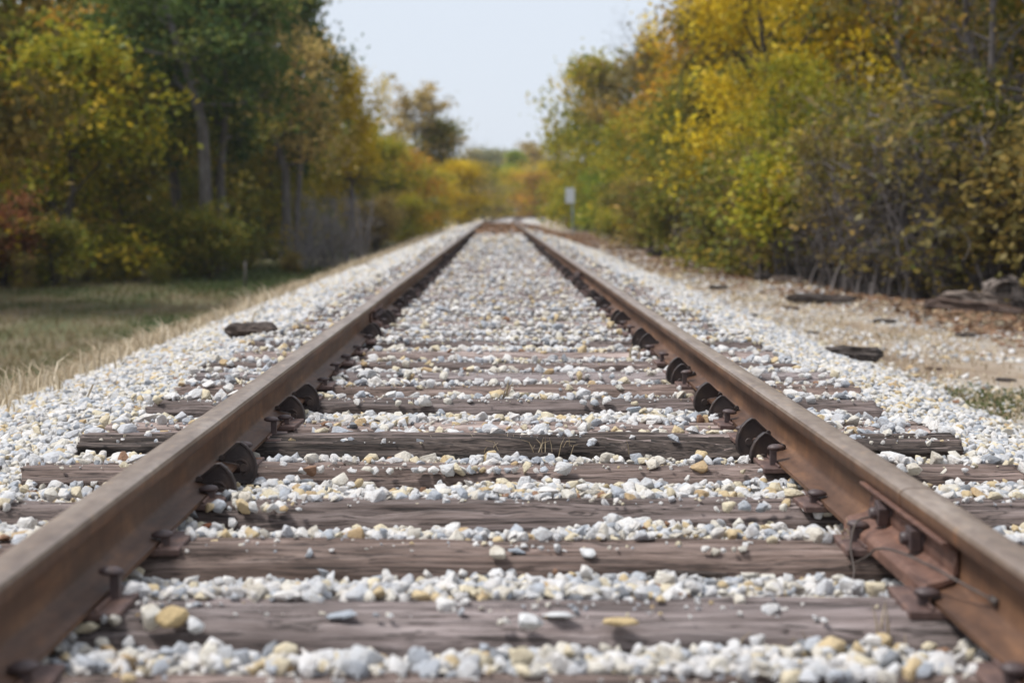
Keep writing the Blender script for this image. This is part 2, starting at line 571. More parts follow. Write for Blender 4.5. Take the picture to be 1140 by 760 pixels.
def tie_mesh(name, L0, L1, hw, seed, nx=220, nt=38, ns=6, rot=0.0, broken=None):
    """a weathered timber: grain, checks, worn edges; top at z = 0"""
    H = .17
    # cross-section ring (y, z), starting bottom front going up the front (-y is toward the camera)
    ring = []
    for i in range(ns):
        ring.append((-hw, -H + H * i / ns))
    for i in range(nt):
        ring.append((-hw + 2 * hw * i / nt, 0))
    for i in range(ns):
        ring.append((hw, -H * i / ns))
    ring.append((hw, -H))
    nr = len(ring)
    V = []
    so = seed * 13.7
    sr = random.Random(seed * 31)
    splits = []
    for _ in range(sr.randint(3, 5)):
        a_ = sr.uniform(L0 - .4, L1 - .3)
        splits.append((a_, a_ + sr.uniform(.5, 1.5), sr.uniform(-.8, .8) * hw, sr.uniform(.010, .028), sr.uniform(.004, .008), sr.uniform(0, 50)))
    for ix in range(nx + 1):
        t = ix / nx
        x = L0 + (L1 - L0) * t
        # bunch rows near the ends
        endd = min(t, 1 - t) * (L1 - L0)
        bow = .006 * vnoise(x * .8 + so, 3.1) + .004 * vnoise(x * 2.7 + so, 9.0)
        for (yy, zz) in ring:
            edge = max(0, 1 - (abs(abs(yy) - hw) + abs(zz)) / .035)
            topf = 1.0 if zz > -1e-6 else 0.0
            g = vnoise(x * 1.7 + so, yy * 30 + so, zz * 30)
            g2 = vnoise(x * 5 + so, yy * 95, zz * 95 + so)
            crack = max(0, .16 - abs(vnoise(x * .9 + so * 2, yy * 24 + so + .35 * vnoise(x * 3, yy * 9, so), zz * 24))) / .16
            d = .0065 * g + .003 * g2 - .017 * crack ** 1.5 * (.6 + rot)
            if topf:
                for a_, b_, yc_, dp_, wd_, ph_ in splits:
                    if a_ < x < b_:
                        e_ = (yy - yc_ - .018 * vnoise(x * 1.6, ph_) - .004 * vnoise(x * 9, ph_)) / wd_
                        if abs(e_) < 3:
                            d -= dp_ * math.exp(-e_ * e_) * min(1, (x - a_) * 5, (b_ - x) * 5)
            wear = edge * (.009 + .022 * max(0, vnoise(x * 2.3 + so, 5.5 + (3 if yy > 0 else 0))) + .014 * max(0, vnoise(x * 9 + so, 2.5 + (3 if yy > 0 else 0))) + .02 * rot * max(0, vnoise(x * 1.3, so) + .3))
            ny, nz = yy * (1 + .07 * vnoise(x * 1.4 + so, 8.8 + (5 if yy > 0 else 0)) + .035 * vnoise(x * 6 + so, 1.8 + (5 if yy > 0 else 0))), zz + bow
            if topf:
                nz += d - wear
                ny -= math.copysign(wear * .9, yy) if edge > 0 else 0
            else:
                ny += math.copysign(d - wear * .7, yy)
            if rot > 0 and yy < -hw * .1:
                # rotten pockets eaten into the near face
                pk = max(0, vnoise(x * 1.15 + so, 17.0) + .12 + .6 * vnoise(x * 4.1, so, zz * 14)) * rot
                fr = max(0, (-yy - hw * .1) / (hw * .9))
                prof = math.sin(min(1, max(0, -zz / .11)) * PI)
                ny += pk * .06 * fr * (.3 + prof)
                nz -= pk * .022 * fr * topf
            if broken and broken[0] < x < broken[1]:
                fr = max(0, (-yy + hw * .2) / (hw * 1.2))
                k = max(0, .75 + vnoise(x * 9 + so, yy * 60)) * fr * math.sin(PI * (x - broken[0]) / (broken[1] - broken[0])) ** .5
                nz -= .05 * k * (1 if zz > -.09 else .2)
            ragged = 0.0
            if endd < .001:
                ragged = .03 * vnoise(yy * 40 + so, zz * 40) + .012 * vnoise(yy * 110, zz * 110 + so)
            nx_ = x + (ragged if t < .5 else -ragged)
            V.append((nx_, ny, nz))
    Fc = []
    for ix in range(nx):
        for k in range(nr - 1):
            a = ix * nr + k
            Fc.append((a, a + nr, a + nr + 1, a + 1))
    Fc.append(tuple(range(nr)))
    Fc.append(tuple(nx * nr + k for k in range(nr))[::-1])
    return mesh_from(name, V, Fc, [TIEWOOD])


near_labels = {
    1: 'grey weathered tie cut by the bottom edge of the picture at the left rail',
    2: 'broad grey weathered tie carrying a white stone and a tan stone, nearest whole tie',
    3: 'dark brown tie just beyond the tie with the white and tan stones',
    4: 'brown cracked tie at the far end of the bolted joint bar, small split at right',
    5: 'smooth grey brown tie just in front of the rotten tie',
    6: 'rotten hollowed tie with a deep dark near face and dry grass growing on it',
    7: 'flat grey tie lying close behind the rotten hollowed tie',
    8: 'reddish brown tie second behind the rotten hollowed tie',
    9: 'grey tie third behind the rotten hollowed tie, scattered with pale stones',
    10: 'thin looking grey tie fourth behind the rotten hollowed tie',
    11: 'brown tie fifth behind the rotten hollowed tie, half under stones',
    12: 'grey tie sixth behind the rotten hollowed tie, sunk in the ballast',
    13: 'brown tie seventh behind the rotten hollowed tie, sunk in the ballast',
}
TG = 'wooden ties across the track'
far_protos = [tie_mesh('railroad_tie', -1.25, 1.26, .108, 90 + i, 70, 8, 3, .25 * (i % 3)) for i in range(6)]
far_protos[1].materials[0] = far_protos[4].materials[0] = PALEWOOD
for i, (cy, hw, l0, l1) in enumerate(ties):
    if i < 14:
        me = tie_mesh('railroad_tie', l0, l1, hw, i + 1, rot=(1.7 if i == 6 else .15 + .1 * (i % 3)),
                      broken=(.28, .85) if i == 6 else None)
        if i in (2, 7, 10, 12):
            me.materials[0] = PALEWOOD
        if i == 6:                     # the rotted near face is black inside
            me.materials.append(OLDWOOD)
            for p_ in me.polygons:
                if p_.normal.y < -.35 and p_.center.z < .02:
                    p_.material_index = 1
        o = link('railroad_tie', me, loc=(0, cy, .014 if i == 6 else .005), rot=(0, 0, tr.uniform(-.006, .006)))
        tag(o, near_labels.get(i, 'grey weathered tie just below the picture, nearest the camera'), 'tie', TG)
    else:
        o = link('railroad_tie', far_protos[i % 6], loc=(cline(cy), cy, dip(cy) - tr.uniform(0, .012)),
                 rot=(0, 0, -head_ang(cy) + tr.uniform(-.012, .012)))
        o.scale = ((l1 - l0) / 2.51, hw / .108, 1)
        if cy < 16:
            tag(o, 'weathered tie mostly buried in pale ballast near the left rail joint', 'tie', 'half buried ties by the left rail joint')
        else:
            tag(o, 'blurred tie buried in pale ballast in the distant stretch of track', 'tie', 'buried ties in the far stretch of track')

# ------------------------------------------------------------------ rails
RB = .014                                       # rail base height (on the plates)
half = [(.065, 0), (.065, .009), (.040, .0145), (.016, .022), (.0095, .030), (.008, .048), (.008, .078), (.011, .089),
        (.030, .096), (.0325, .099), (.0335, .121), (.030, .128), (.021, .1315), (.008, .1325)]
prof = half + [(-x, z) for x, z in half[::-1]]
NP = len(prof)
top_seg = {NP // 2 - 4 + k for k in range(-0, 7)}


def rail_mesh(side, y0, y1):
    n = max(2, int((y1 - y0) / .6))
    V, Fc, mi = [], [], []
    for i in range(n + 1):
        yy = y0 + (y1 - y0) * i / n
        a = head_ang(yy)
        cx = cline(yy) + side * .75 * math.cos(a) + .0025 * vnoise(yy * .35, side * 5)
        cy = yy - side * .75 * math.sin(a) if yy > 80 else yy
        zz = RB + dip(yy) + .003 * vnoise(yy * .3, side * 9 + 2)
        for (px_, pz) in prof:
            V.append((cx + px_ * math.cos(a), cy - px_ * math.sin(a), zz + pz))
    for i in range(n):
        for k in range(NP):
            k2 = (k + 1) % NP
            Fc.append((i * NP + k, i * NP + k2, (i + 1) * NP + k2, (i + 1) * NP + k))
            mi.append(1 if prof[k][1] > .120 and prof[k2][1] > .120 else 0)
    Fc.append(tuple(range(NP))[::-1])
    Fc.append(tuple(n * NP + k for k in range(NP)))
    mi += [0, 0]
    me = mesh_from('rail', V, Fc, [RUST, RAILTOP], False, mi)
    bm = bmesh.new()
    bm.from_mesh(me)
    bmesh.ops.recalc_face_normals(bm, faces=bm.faces)
    for f in bm.faces:
        f.smooth = len(f.verts) == 4
    for e in bm.edges:
        if len(e.link_faces) == 2 and e.calc_face_angle(0) > .7:
            e.smooth = False
    bm.to_mesh(me)
    bm.free()
    return me


JR = [3.0 + 11.9 * k for k in range(0, 17)]
JL = [9.27 + 11.9 * k for k in range(0, 17)]
rail_lab = {
    ('R', 0): 'rusty right rail length nearest the camera, ending at the bolted joint',
    ('R', 1): 'long rusty right rail length running away from the nearest bolted joint',
    ('R', 2): 'right rail length just past the second, blurred joint of the right rail',
    ('L', 0): 'long rusty left rail length nearest the camera, cut by the picture edge',
    ('L', 1): 'left rail length just past the bolted joint of the left rail',
}
for nm, side, js in (('R', 1, JR), ('L', -1, JL)):
    st = -4.0
    for k, j in enumerate(js):
        if st > 200:
            break
        o = link('rail', rail_mesh(side, st, j - .003))
        w = 'right' if nm == 'R' else 'left'
        tag(o, rail_lab.get((nm, k), 'distant blurred rail length of the %s rail narrowing toward the bend' % w), 'rail',
            'rail lengths' if (nm, k) in rail_lab else 'distant rail lengths of the %s rail' % w)
        st = j + .003


# ------------------------------------------------------------------ tie plates with spikes
def plate_mesh():
    b = MB()
    b.box(-.108, .108, -.09, .09, 0, .0138)
    for s in (-1, 1):                                       # shoulders against the flange
        b.box(s * .0665 if s > 0 else -.073, .073 if s > 0 else -.0665, -.089, .089, .0138, .020)
    return b.mesh('tie_plate', [PLATE], False, .002, 1)


def spike_mesh(side, lift, tilt):
    """cut spike whose head laps over the flange; rail at x = 0, side -1 is the -x side"""
    b = MB()
    x = side * .0765
    s = .008
    b.box(x - s, x + s, -s, s, -.02, .030 + lift)
    # domed oval head
    V, Fc = [], []
    nu, nv = 14, 6
    for j in range(nv + 1):
        ph = PI * j / nv
        for i in range(nu):
            th = 2 * PI * i / nu
            r = math.sin(ph)
            zz = math.cos(ph)
            zz = zz * (.010 if zz > 0 else .006)
            V.append((x - side * .007 + math.cos(th) * r * .023, math.sin(th) * r * .0165, .031 + lift + zz + side * tilt * math.cos(th) * r * .02))
    for j in range(nv):
        for i in range(nu):
            i2 = (i + 1) % nu
            Fc.append((j * nu + i, j * nu + i2, (j + 1) * nu + i2, (j + 1) * nu + i))
    b.add(V, Fc)
    me = b.mesh('spike', [SPIKE], False)
    for p in me.polygons:
        p.use_smooth = p.index >= 6
    return me


PLATE_ME = plate_mesh()
SPK = {(s, i): spike_mesh(s, l, t) for s in (-1, 1) for i, (l, t) in enumerate(((.002, .05), (.014, .12), (.026, -.05)))}
ordn = ['', 'first', 'second', 'third', 'fourth', 'fifth', 'sixth', 'seventh', 'eighth', 'ninth', 'tenth', 'eleventh', 'twelfth']
tiename = {1: 'tie at the bottom edge of the picture', 2: 'nearest whole tie', 3: 'dark second whole tie',
           4: 'tie by the far end of the joint bar', 5: 'tie in front of the rotten tie', 6: 'rotten tie',
           7: 'flat tie past the rotten tie', 8: 'second tie behind the rotten tie', 9: 'third tie behind the rotten tie',
           10: 'fourth tie behind the rotten tie', 11: 'fifth tie past the rotten tie', 12: 'sixth tie behind the rotten tie',
           13: 'seventh tie behind the rotten tie'}
for i, (cy, hw, l0, l1) in enumerate(ties):
    if cy > 62:
        break
    for side, w in ((-1, 'left'), (1, 'right')):
        o = link('tie_plate', PLATE_ME, loc=(side * .75 + tr.uniform(-.006, .006), cy + tr.uniform(-.015, .015), 0), rot=(0, 0, tr.uniform(-.05, .05)))
        inner = -side
        lift = 2 if (side == 1 and i in (5, 9)) or (side == -1 and i in (2, 5, 6)) else tr.choice((0, 0, 1))
        sp = link('spike', SPK[(inner, lift)], o)
        sp.location = (0, tr.uniform(-.05, .02), 0)
        sp = link('spike', SPK[(side, tr.choice((0, 1)))], o)
        sp.location = (0, tr.uniform(-.05, .05), 0)
        if i in tiename:
            tag(o, 'plate under the %s rail on the %s' % (w, tiename[i]), 'tie plate', 'tie plates near the camera')
        elif i == 0:
            tag(o, 'rusty tie plate under the %s rail just below the picture' % w, 'tie plate', 'tie plates near the camera')
        else:
            tag(o, 'small blurred rusty tie plate under the %s rail far along the track' % w, 'tie plate', 'far tie plates under the %s rail' % w)


# ------------------------------------------------------------------ rail anchors
def anchor_mesh():
    """ear-shaped clip on the +x flange edge; rail centre at x = 0, flange edge at x = .065"""
    e = .065
    out = [(-.038, .029), (-.018, .046), (.002, .064), (.012, .065), (.026, .055), (.038, .041), (.047, .022), (.051, .002), (.050, -.016), (.043, -.032), (.030, -.040), (.014, -.038),
           (-.03, -.026), (-.05, -.02)]
    inn = [(-.05, -.013), (-.01, -.012), (.006, -.012), (.010, -.002), (.006, .010), (-.004, .013), (-.034, .019)]
    web = MB()
    poly = [(e + x, z) for x, z in out + inn]
    web.prism(poly, 'y', -.006, .006)
    # raised rim that follows the outer curve
    rim = [(e + x, z) for x, z in out]
    n = len(rim)
    V, Fc = [], []
    for i, (x, z) in enumerate(rim):
        a, c = rim[max(0, i - 1)], rim[min(n - 1, i + 1)]
        d = Vector((c[0] - a[0], 0, c[1] - a[1])).normalized()
        nx_, nz = -d.z, d.x                       # outward-left normal
        nx_, nz = (d.z * -1, d.x)
        t = .0055
        for (o_, yy) in ((.001, -.0105), (.001, .0085), (-t, .0085), (-t, -.0105)):
            V.append((x + nx_ * o_, yy, z + nz * o_))
    for i in range(n - 1):
        for k in range(4):
            k2 = (k + 1) % 4
            Fc.append((i * 4 + k, i * 4 + k2, (i + 1) * 4 + k2, (i + 1) * 4 + k))
    Fc.append((3, 2, 1, 0))
    Fc.append(tuple((n - 1) * 4 + k for k in range(4)))
    web.add(V, Fc)
    # inner bead round the slot that takes the flange
    web.tube([(e + .008 + .021 * math.cos(t), -.007, .000 + .021 * math.sin(t)) for t in [2.3 - .35 * k_ for k_ in range(11)]], .0042, 6)
    # hook lip pinched over the flange
    web.tube([(e - .036, -.013, .027), (e - .036, .013, .027)], .008, 8)
    web.tube([(e + .018, -.013, .0), (e + .018, .013, .0)], .011, 10)
    return web.mesh('rail_anchor', [ANCHOR], False, .0015, 1)


ANC = anchor_mesh()
cnt = {'left': 0, 'right': 0}
pairs = [(5, 6), (7, 8), (9, 10), (12, 13)]
k = 15
while k < 80:
    pairs.append((k, k + 1))
    k += 2 + (k % 5 == 0)
for (a, c) in pairs:
    for side, w in ((-1, 'left'), (1, 'right')):
        pp = (a, c)
        if side == -1:
            if a == 5:
                pp = (4, 5)
            elif a == 9:
                continue
            elif a == 12:
                pp = (13, 14)
        for q, (ti, sg) in enumerate(((pp[0], 1), (pp[1], -1))):
            yy = ties[ti][0] + sg * (ties[ti][1] + .022)
            o = link('rail_anchor', ANC, loc=(side * .75, yy, RB), rot=(tr.uniform(-.10, .10), tr.uniform(-.10, .06), (PI if side == 1 else 0) + tr.uniform(-.12, .12)))
            cnt[w] += 1
            n = cnt[w]
            lim = 8 if side == 1 else 4
            if n <= lim:
                tag(o, 'dark curved rail anchor clipped to the %s rail, %s one from the camera' % (w, ordn[n]), 'rail anchor', 'rail anchors near the camera')
            else:
                tag(o, 'small blurred dark rail anchor on the %s rail far along the track' % w, 'rail anchor', 'far rail anchors on the %s rail' % w)


# ------------------------------------------------------------------ joint bars
def joint_bar(side, j, inner, label, group, bolts):
    """angle bar on one flank of the rail; local +x is away from the web"""
    root = bpy.data.objects.new('joint_bar', None)
    COL.objects.link(root)
    dirn = -side if inner else side
    root.location = (side * .75, j, RB)
    root.rotation_euler = (0, 0, 0 if dirn > 0 else PI)
    b = MB()
    pr = [(.0105, .036), (.020, .040), (.021, .052), (.017, .066), (.018, .078), (.0335, .086), (.040, .0875), (.041, .0945), (.030, .0945), (.0125, .088), (.0105, .075)]
    b.prism(pr, 'y', -.305, .305)
    sk = [(.0125, .0345), (.019, .0405), (.030, .0325), (.064, .0245), (.072, .016), (.073, -.004), (.068, -.004), (.0665, .0115), (.045, .0165), (.018, .0262)]
    b.prism(sk, 'y', -.304, .304)
    link('bar', b.mesh('bar', [BAR], False, .0015, 1), root)
    for yy in bolts:
        t = MB()
        t.tube([(.016, yy, .060), (.052, yy, .060), (.058, yy, .060)], [.0125, .0125, .010], 12)
        t.tube([(.0185, yy, .060), (.0235, yy, .060)], .0235, 16)
        bo = link('bolt', t.mesh('bolt', [SPIKE], False), root)
        if inner:
            q = MB()
            a = .6 + yy
            q.prism([(yy + .0235 * math.cos(a + PI / 2 * h) * 1.15, .060 + .0235 * math.sin(a + PI / 2 * h) * 1.15) for h in range(4)], 'x', .0238, .045)
            link('nut', q.mesh('nut', [BAR if False else SPIKE], False, .0025, 2), bo)
    tag(root, label, 'joint bar', group)
    return root


G = 'bolted joint bars'
for side, w, js in ((1, 'right', JR), (-1, 'left', JL)):
    for k, j in enumerate(js[:5]):
        if k == 0:
            li = 'rusty bolted joint bar with two square nuts on the inside of the %s rail' % w if side == 1 else \
                'blurred bolted joint bar on the inside of the left rail past the anchors'
            lo = 'joint bar on the outer flank of the nearest joint of the %s rail' % w
        elif k == 1:
            li = 'second, small joint bar along the inside of the %s rail' % w
            lo = 'second joint bar along the outer flank of the %s rail' % w
        else:
            li = lo = 'tiny distant joint bar on the %s rail' % w
        g = G if k < 2 else 'tiny distant joint bars on the %s rail' % w
        joint_bar(side, j, True, li, g, (-.14, .10) if side == 1 and k == 0 else (-.2, -.07, .07, .2))
        joint_bar(side, j, False, lo, g, (-.2, -.07, .07, .2))

# bond wires at the near joint
def wire(pts, r, label):
    cu = []
    P = [Vector(p) for p in pts]
    for i in range(len(P) - 1):
        p0, p1, p2, p3 = P[max(i - 1, 0)], P[i], P[i + 1], P[min(i + 2, len(P) - 1)]
        for s in range(8):
            t = s / 8
            cu.append(.5 * ((2 * p1) + (p2 - p0) * t + (2 * p0 - 5 * p1 + 4 * p2 - p3) * t * t + (3 * p1 - p0 - 3 * p2 + p3) * t ** 3))
    cu.append(P[-1])
    b = MB()
    b.tube(cu, r, 8)
    return tag(link('bond_wire', b.mesh('bond_wire', [WIRE], True)), label, 'wire', 'loose wires at the right rail joint')


bw = wire([(.738, 2.50, .058), (.715, 2.56, .066), (.675, 2.66, .080), (.655, 2.78, .076), (.65, 2.90, .055), (.655, 3.0, .02), (.64, 3.1, -.02), (.60, 3.16, -.04)], .0023,
          'grey wire looping from the rail web over the joint bar nut')
b = MB()
b.tube([(.738, 2.488, .058), (.738, 2.512, .058)], .0065, 10)
link('lug', b.mesh('lug', [WIRE], True), bw)
wire([(.687, 3.12, .070), (.66, 3.11, .062), (.645, 3.09, .02), (.645, 3.06, -.02), (.63, 3.02, -.04)], .0022, 'short dark wire hanging down from the joint bar into the stones')

# ------------------------------------------------------------------ ballast stones
def stone_mesh(i):
    rr = random.Random(100 + i)
    bm = bmesh.new()
    n = rr.randint(10, 17)
    ax = (1, rr.uniform(.68, .98), rr.uniform(.5, .82))
    for _ in range(n):
        v = Vector((rr.gauss(0, 1), rr.gauss(0, 1), rr.gauss(0, 1))).normalized() * rr.uniform(.86, 1.08)
        bm.verts.new((v.x * ax[0], v.y * ax[1], v.z * ax[2]))
    r = bmesh.ops.convex_hull(bm, input=bm.verts)
    bmesh.ops.delete(bm, geom=[v for v in bm.verts if not v.link_faces], context='VERTS')
    bmesh.ops.dissolve_limit(bm, angle_limit=.28, verts=bm.verts, edges=bm.edges)
    bmesh.ops.bevel(bm, geom=list(bm.edges), offset=rr.uniform(.05, .11), segments=2, affect='EDGES', profile=.5, clamp_overlap=True)
    bmesh.ops.triangulate(bm, faces=bm.faces)
    for v in bm.verts:
        if v.co.length > 1.08:
            v.co *= 1.08 / v.co.length
        v.co += v.co.normalized() * .05 * noise.noise(v.co * 2.3 + Vector((i * 7, 0, 0)))
    for f in bm.faces:
        f.smooth = True
    me = bpy.data.meshes.new('stone')
    bm.to_mesh(me)
    bm.free()
    me.materials.append(STONE)
    return me


stone_col = bpy.data.collections.new('stone_shapes')
NST = 18
STONES = [stone_mesh(i) for i in range(NST)]
for i, me in enumerate(STONES):
    stone_col.objects.link(bpy.data.objects.new('stone_shape_%02d' % i, me))


def instance_tree(col):
    ng = bpy.data.node_groups.new('scatter', 'GeometryNodeTree')
    ng.interface.new_socket('Geometry', in_out='INPUT', socket_type='NodeSocketGeometry')
    ng.interface.new_socket('Geometry', in_out='OUTPUT', socket_type='NodeSocketGeometry')
    gi = ng.nodes.new('NodeGroupInput')
    go = ng.nodes.new('NodeGroupOutput')
    ci = ng.nodes.new('GeometryNodeCollectionInfo')
    ci.inputs['Collection'].default_value = col
    ci.inputs['Separate Children'].default_value = True
    ci.inputs['Reset Children'].default_value = True
    ip = ng.nodes.new('GeometryNodeInstanceOnPoints')
    ip.inputs['Pick Instance'].default_value = True

    def attr(nm, typ):
        a = ng.nodes.new('GeometryNodeInputNamedAttribute')
        a.data_type = typ
        a.inputs['Name'].default_value = nm
        return a.outputs[0]
    ng.links.new(gi.outputs[0], ip.inputs['Points'])
    ng.links.new(ci.outputs[0], ip.inputs['Instance'])
    ng.links.new(attr('idx', 'INT'), ip.inputs['Instance Index'])
    ng.links.new(attr('rot', 'FLOAT_VECTOR'), ip.inputs['Rotation'])
    ng.links.new(attr('scl', 'FLOAT_VECTOR'), ip.inputs['Scale'])
    ng.links.new(ip.outputs[0], go.inputs[0])
    return ng


SCATTER = instance_tree(stone_col)


def scatter(name, P, R, rng, flat=1.0):
    me = bpy.data.meshes.new(name)
    n = len(P)
    me.vertices.add(n)
    me.vertices.foreach_set('co', np.ascontiguousarray(P, np.float32).ravel())
    me.attributes.new('idx', 'INT', 'POINT').data.foreach_set('value', rng.integers(0, NST, n).astype(np.int32))
    rot = np.stack([rng.normal(0, .45, n), rng.normal(0, .45, n), rng.uniform(0, 2 * PI, n)], 1)
    me.attributes.new('rot', 'FLOAT_VECTOR', 'POINT').data.foreach_set('vector', rot.astype(np.float32).ravel())
    sc = R[:, None] * rng.uniform(.85, 1.15, (n, 3))
    sc[:, 2] *= flat
    me.attributes.new('scl', 'FLOAT_VECTOR', 'POINT').data.foreach_set('vector', sc.astype(np.float32).ravel())
    me.materials.append(STONE)
    o = link(name, me)
    md = o.modifiers.new('scatter', 'NODES')
    md.node_group = SCATTER
    return o


def jgrid(u0, u1, y0, y1, sp, rng):
    nu, ny = int((u1 - u0) / sp), int((y1 - y0) / sp)
    U, Y = np.meshgrid(np.arange(nu), np.arange(ny))
    U = u0 + (U + rng.uniform(0, 1, U.shape)) * sp
    Y = y0 + (Y + rng.uniform(0, 1, Y.shape)) * sp
    return U.ravel(), Y.ravel()


def ballast_points():
    rng = np.random.default_rng(21)
    Ps, Rs = [], []
    #  y0   y1  spacing  mean radius  z shift, keep inside view only
    bands = [(1.5, 4.2, .0225, .0160, 0), (1.5, 4.2, .034, .0165, -.018), (4.2, 9, .026, .0175, 0), (4.2, 9, .044, .021, -.018),
             (9, 18, .036, .0205, 0), (18, 34, .06, .028, 0), (34, 60, .115, .047, 0), (60, 150, .19, .07, -.01)]
    for (y0, y1, sp, mr, dz) in bands:
        u, Y = jgrid(-2.95, 2.85, y0, y1, sp, rng)
        X = u + ncl(Y)
        keep = (np.abs(X - CAMX) < (Y * .34 + 1.1)) | (Y > 18)
        # ragged edges of the ballast
        edge_l = -2.62 + .35 * (n2d(Y * 1.3, Y * 0 + 3) - .5) + .25 * (n2d(Y * 6, Y * 0 + 8) - .5)
        edge_r = 2.25 + .5 * (n2d(Y * .9, Y * 0 + 5) - .5) + .4 * (n2d(Y * 5, Y * 0 + 1) - .5)
        pr = np.clip((u - edge_l) / .22, 0, 1) * np.clip((edge_r - u) / .5, 0, 1)
        keep &= rng.uniform(0, 1, len(u)) < pr
        u, Y = u[keep], Y[keep]
        n = len(u)
        r = mr * np.exp(rng.normal(0, .32, n)).clip(.5, 1.75)
        z = bz(u, Y)
        inside = np.abs(u) < 1.32
        depthY = np.clip((Y - 4.5) / 8, 0, 1)
        lev = np.where(inside, -.025 - .001 * depthY + .034 * (n2d(u * 4 + 3, Y * 4) - .5) + np.where(np.abs(u) > .86, -.008, 0), z + .032)
        # blend shoulder to crib level
        w = np.clip((np.abs(u) - 1.22) / .30, 0, 1)
        lev = lev * (1 - w) + (z + .03) * w
        lev = np.where(inside, lev + ndip(Y), lev)
        # ties
        ii = np.clip(np.searchsorted(TY, Y), 1, len(TY) - 1)
        ii = np.where(np.abs(TY[ii - 1] - Y) < np.abs(TY[ii] - Y), ii - 1, ii)
        dy = Y - TY[ii]
        back = .030 + .085 * (n2d(u * 4 + 3.3, ii * 9.1 + u * 0) - .35) + .02 * depthY
        front = .075 * np.clip(n2d(u * 3.1 + 17, ii * 5.3 + u * 0) - .56, 0, 1) * (ii != 6)
        on = (dy > -TH[ii] - r * .45 + front) & (dy < TH[ii] - back) & (u > TL[ii] - r * .4) & (u < TR[ii] + r * .4)
        cov = np.interp(Y, [0, 4.4, 6, 8, 10, 13, 20, 40], [.008, .02, .035, .06, .09, .16, .30, .50])
        clump = n2d(u * 2.6 + 11, Y * 3.1 + ii * 7.7)
        cov = cov * (.25 + 1.5 * clump) + np.where(np.abs(u) > .9, .03 * (Y > 3.5) + .08 * depthY, 0)
        cov = np.where(ii == 7, cov + .18, cov)
        on_keep = on & (rng.uniform(0, 1, n) < cov) & (np.abs(np.abs(u) - .75) > .13) & (dz == 0)
        # no ballast inside the timbers
        keep = ~on | on_keep
        zz = np.where(on, r * .45 + ndip(Y), lev + rng.normal(0, .006, n) - r * .2 + dz)
        # lower in front of each near tie so its face shows
        face = np.clip(1 - np.abs(dy + TH[ii] + .03) / np.where(ii == 6, .10, .05), 0, 1) * (Y < 7) * (np.abs(u) < .7)
        zz = np.where(on, zz, zz - (.016 + .055 * (ii == 6) + .012 * (ii == 2) + .008 * (ii == 3)) * face)
        pile = ~on & (np.abs(dy) < TH[ii] + r * .2) & (Y < 12)
        zz = np.where(pile & (u > TL[ii]) & (u < TR[ii]), np.maximum(zz, r * .42 + ndip(Y)), zz)
        # stay under the rails
        rail = np.abs(np.abs(u) - .75) < .066 + r
        zz = np.where(rail & ~on, np.minimum(zz, RB - .004 - r * .8), zz)
        keep &= ~(rail & on)
        P = np.stack([u + ncl(Y), Y, zz], 1)[keep]
        Ps.append(P)
        Rs.append(r[keep])
    # chips and grit lying on the timbers
    for i in range(22):
        cy, hw, l0, l1 = ties[i]
        n = 420 if i < 9 else 260
        u = rng.uniform(l0 + .03, l1 - .03, n)
        Y = rng.uniform(cy - hw + .012, cy + hw, n)
        k = rng.uniform(0, 1, n) < np.clip(1.6 * n2d(u * 3.3 + i * 5, Y * 9 + 2) - .35 + .8 * ((Y - cy) / hw > .45), .03, .9)
        k &= np.abs(np.abs(u) - .75) > .12
        u, Y = u[k], Y[k]
        r = .0048 * np.exp(rng.normal(0, .45, len(u))).clip(.45, 2.4)
        Ps.append(np.stack([u, Y, .007 + r * .3], 1))
        Rs.append(r)
    P, R = np.concatenate(Ps), np.concatenate(Rs)
    print('ballast stones', len(P))
    o = scatter('ballast', P, R, rng)
    tag(o, 'pale grey, white and tan crushed stone ballast between and beside the ties', 'ballast', kind='stuff')


ballast_points()


def verge_gravel():
    rng = np.random.default_rng(31)
    Ps, Rs = [], []
    for (y0, y1, sp, mr) in ((3, 10, .042, .015), (10, 22, .06, .021), (22, 60, .13, .036)):
        u, Y = jgrid(1.9, 7.2, y0, y1, sp, rng)
        d = n2d(u * 1.1 + 4, Y * .6) * .65 + n2d(u * 3.3, Y * 2.1 + 9) * .35
        pr = np.clip((d - .22) / .35, 0, 1) * np.interp(u, [1.9, 2.2, 3.2, 4.6, 6.5, 7.2], [.3, .9, .5, .25, .08, .0])
        keep = rng.uniform(0, 1, len(u)) < pr
        keep &= np.abs(u - CAMX) < Y * .34 + 1.2
        u, Y = u[keep], Y[keep]
        r = mr * np.exp(rng.normal(0, .35, len(u))).clip(.5, 2)
        z = np.maximum(gz(u, Y), np.where(u < 3, bz(u, Y), -9)) + r * .25
        Ps.append(np.stack([u + ncl(Y), Y, z], 1))
        Rs.append(r)
    o = scatter('gravel', np.concatenate(Ps), np.concatenate(Rs), rng, .8)
    tag(o, 'loose pale gravel scattered over the dry verge right of the track', 'gravel', kind='stuff')


verge_gravel()


# single stones that lie on the timbers
def tint_stone(name, col):
    m, nt, b = mat(name)
    n1 = noise_tex(nt, coords(nt), 1.6, 5, .6)
    r = ramp(nt, [(.35, tuple(c * .8 for c in col)), (.6, col)])
    nt.links.new(n1, r.inputs[0])
    nt.links.new(r.outputs[0], b.inputs['Base Color'])
    b.inputs['Roughness'].default_value = .85
    bump(nt, b, noise_tex(nt, coords(nt), 5, 4, .6), .5, .1)
    return m


WHITE_S = tint_stone('white_stone', (.74, .73, .72))
TAN_S = tint_stone('tan_stone', (.62, .46, .24))
BLUE_S = tint_stone('blue_grey_stone', (.40, .43, .47))
RUST_S = tint_stone('rusty_red_stone', (.30, .11, .05))


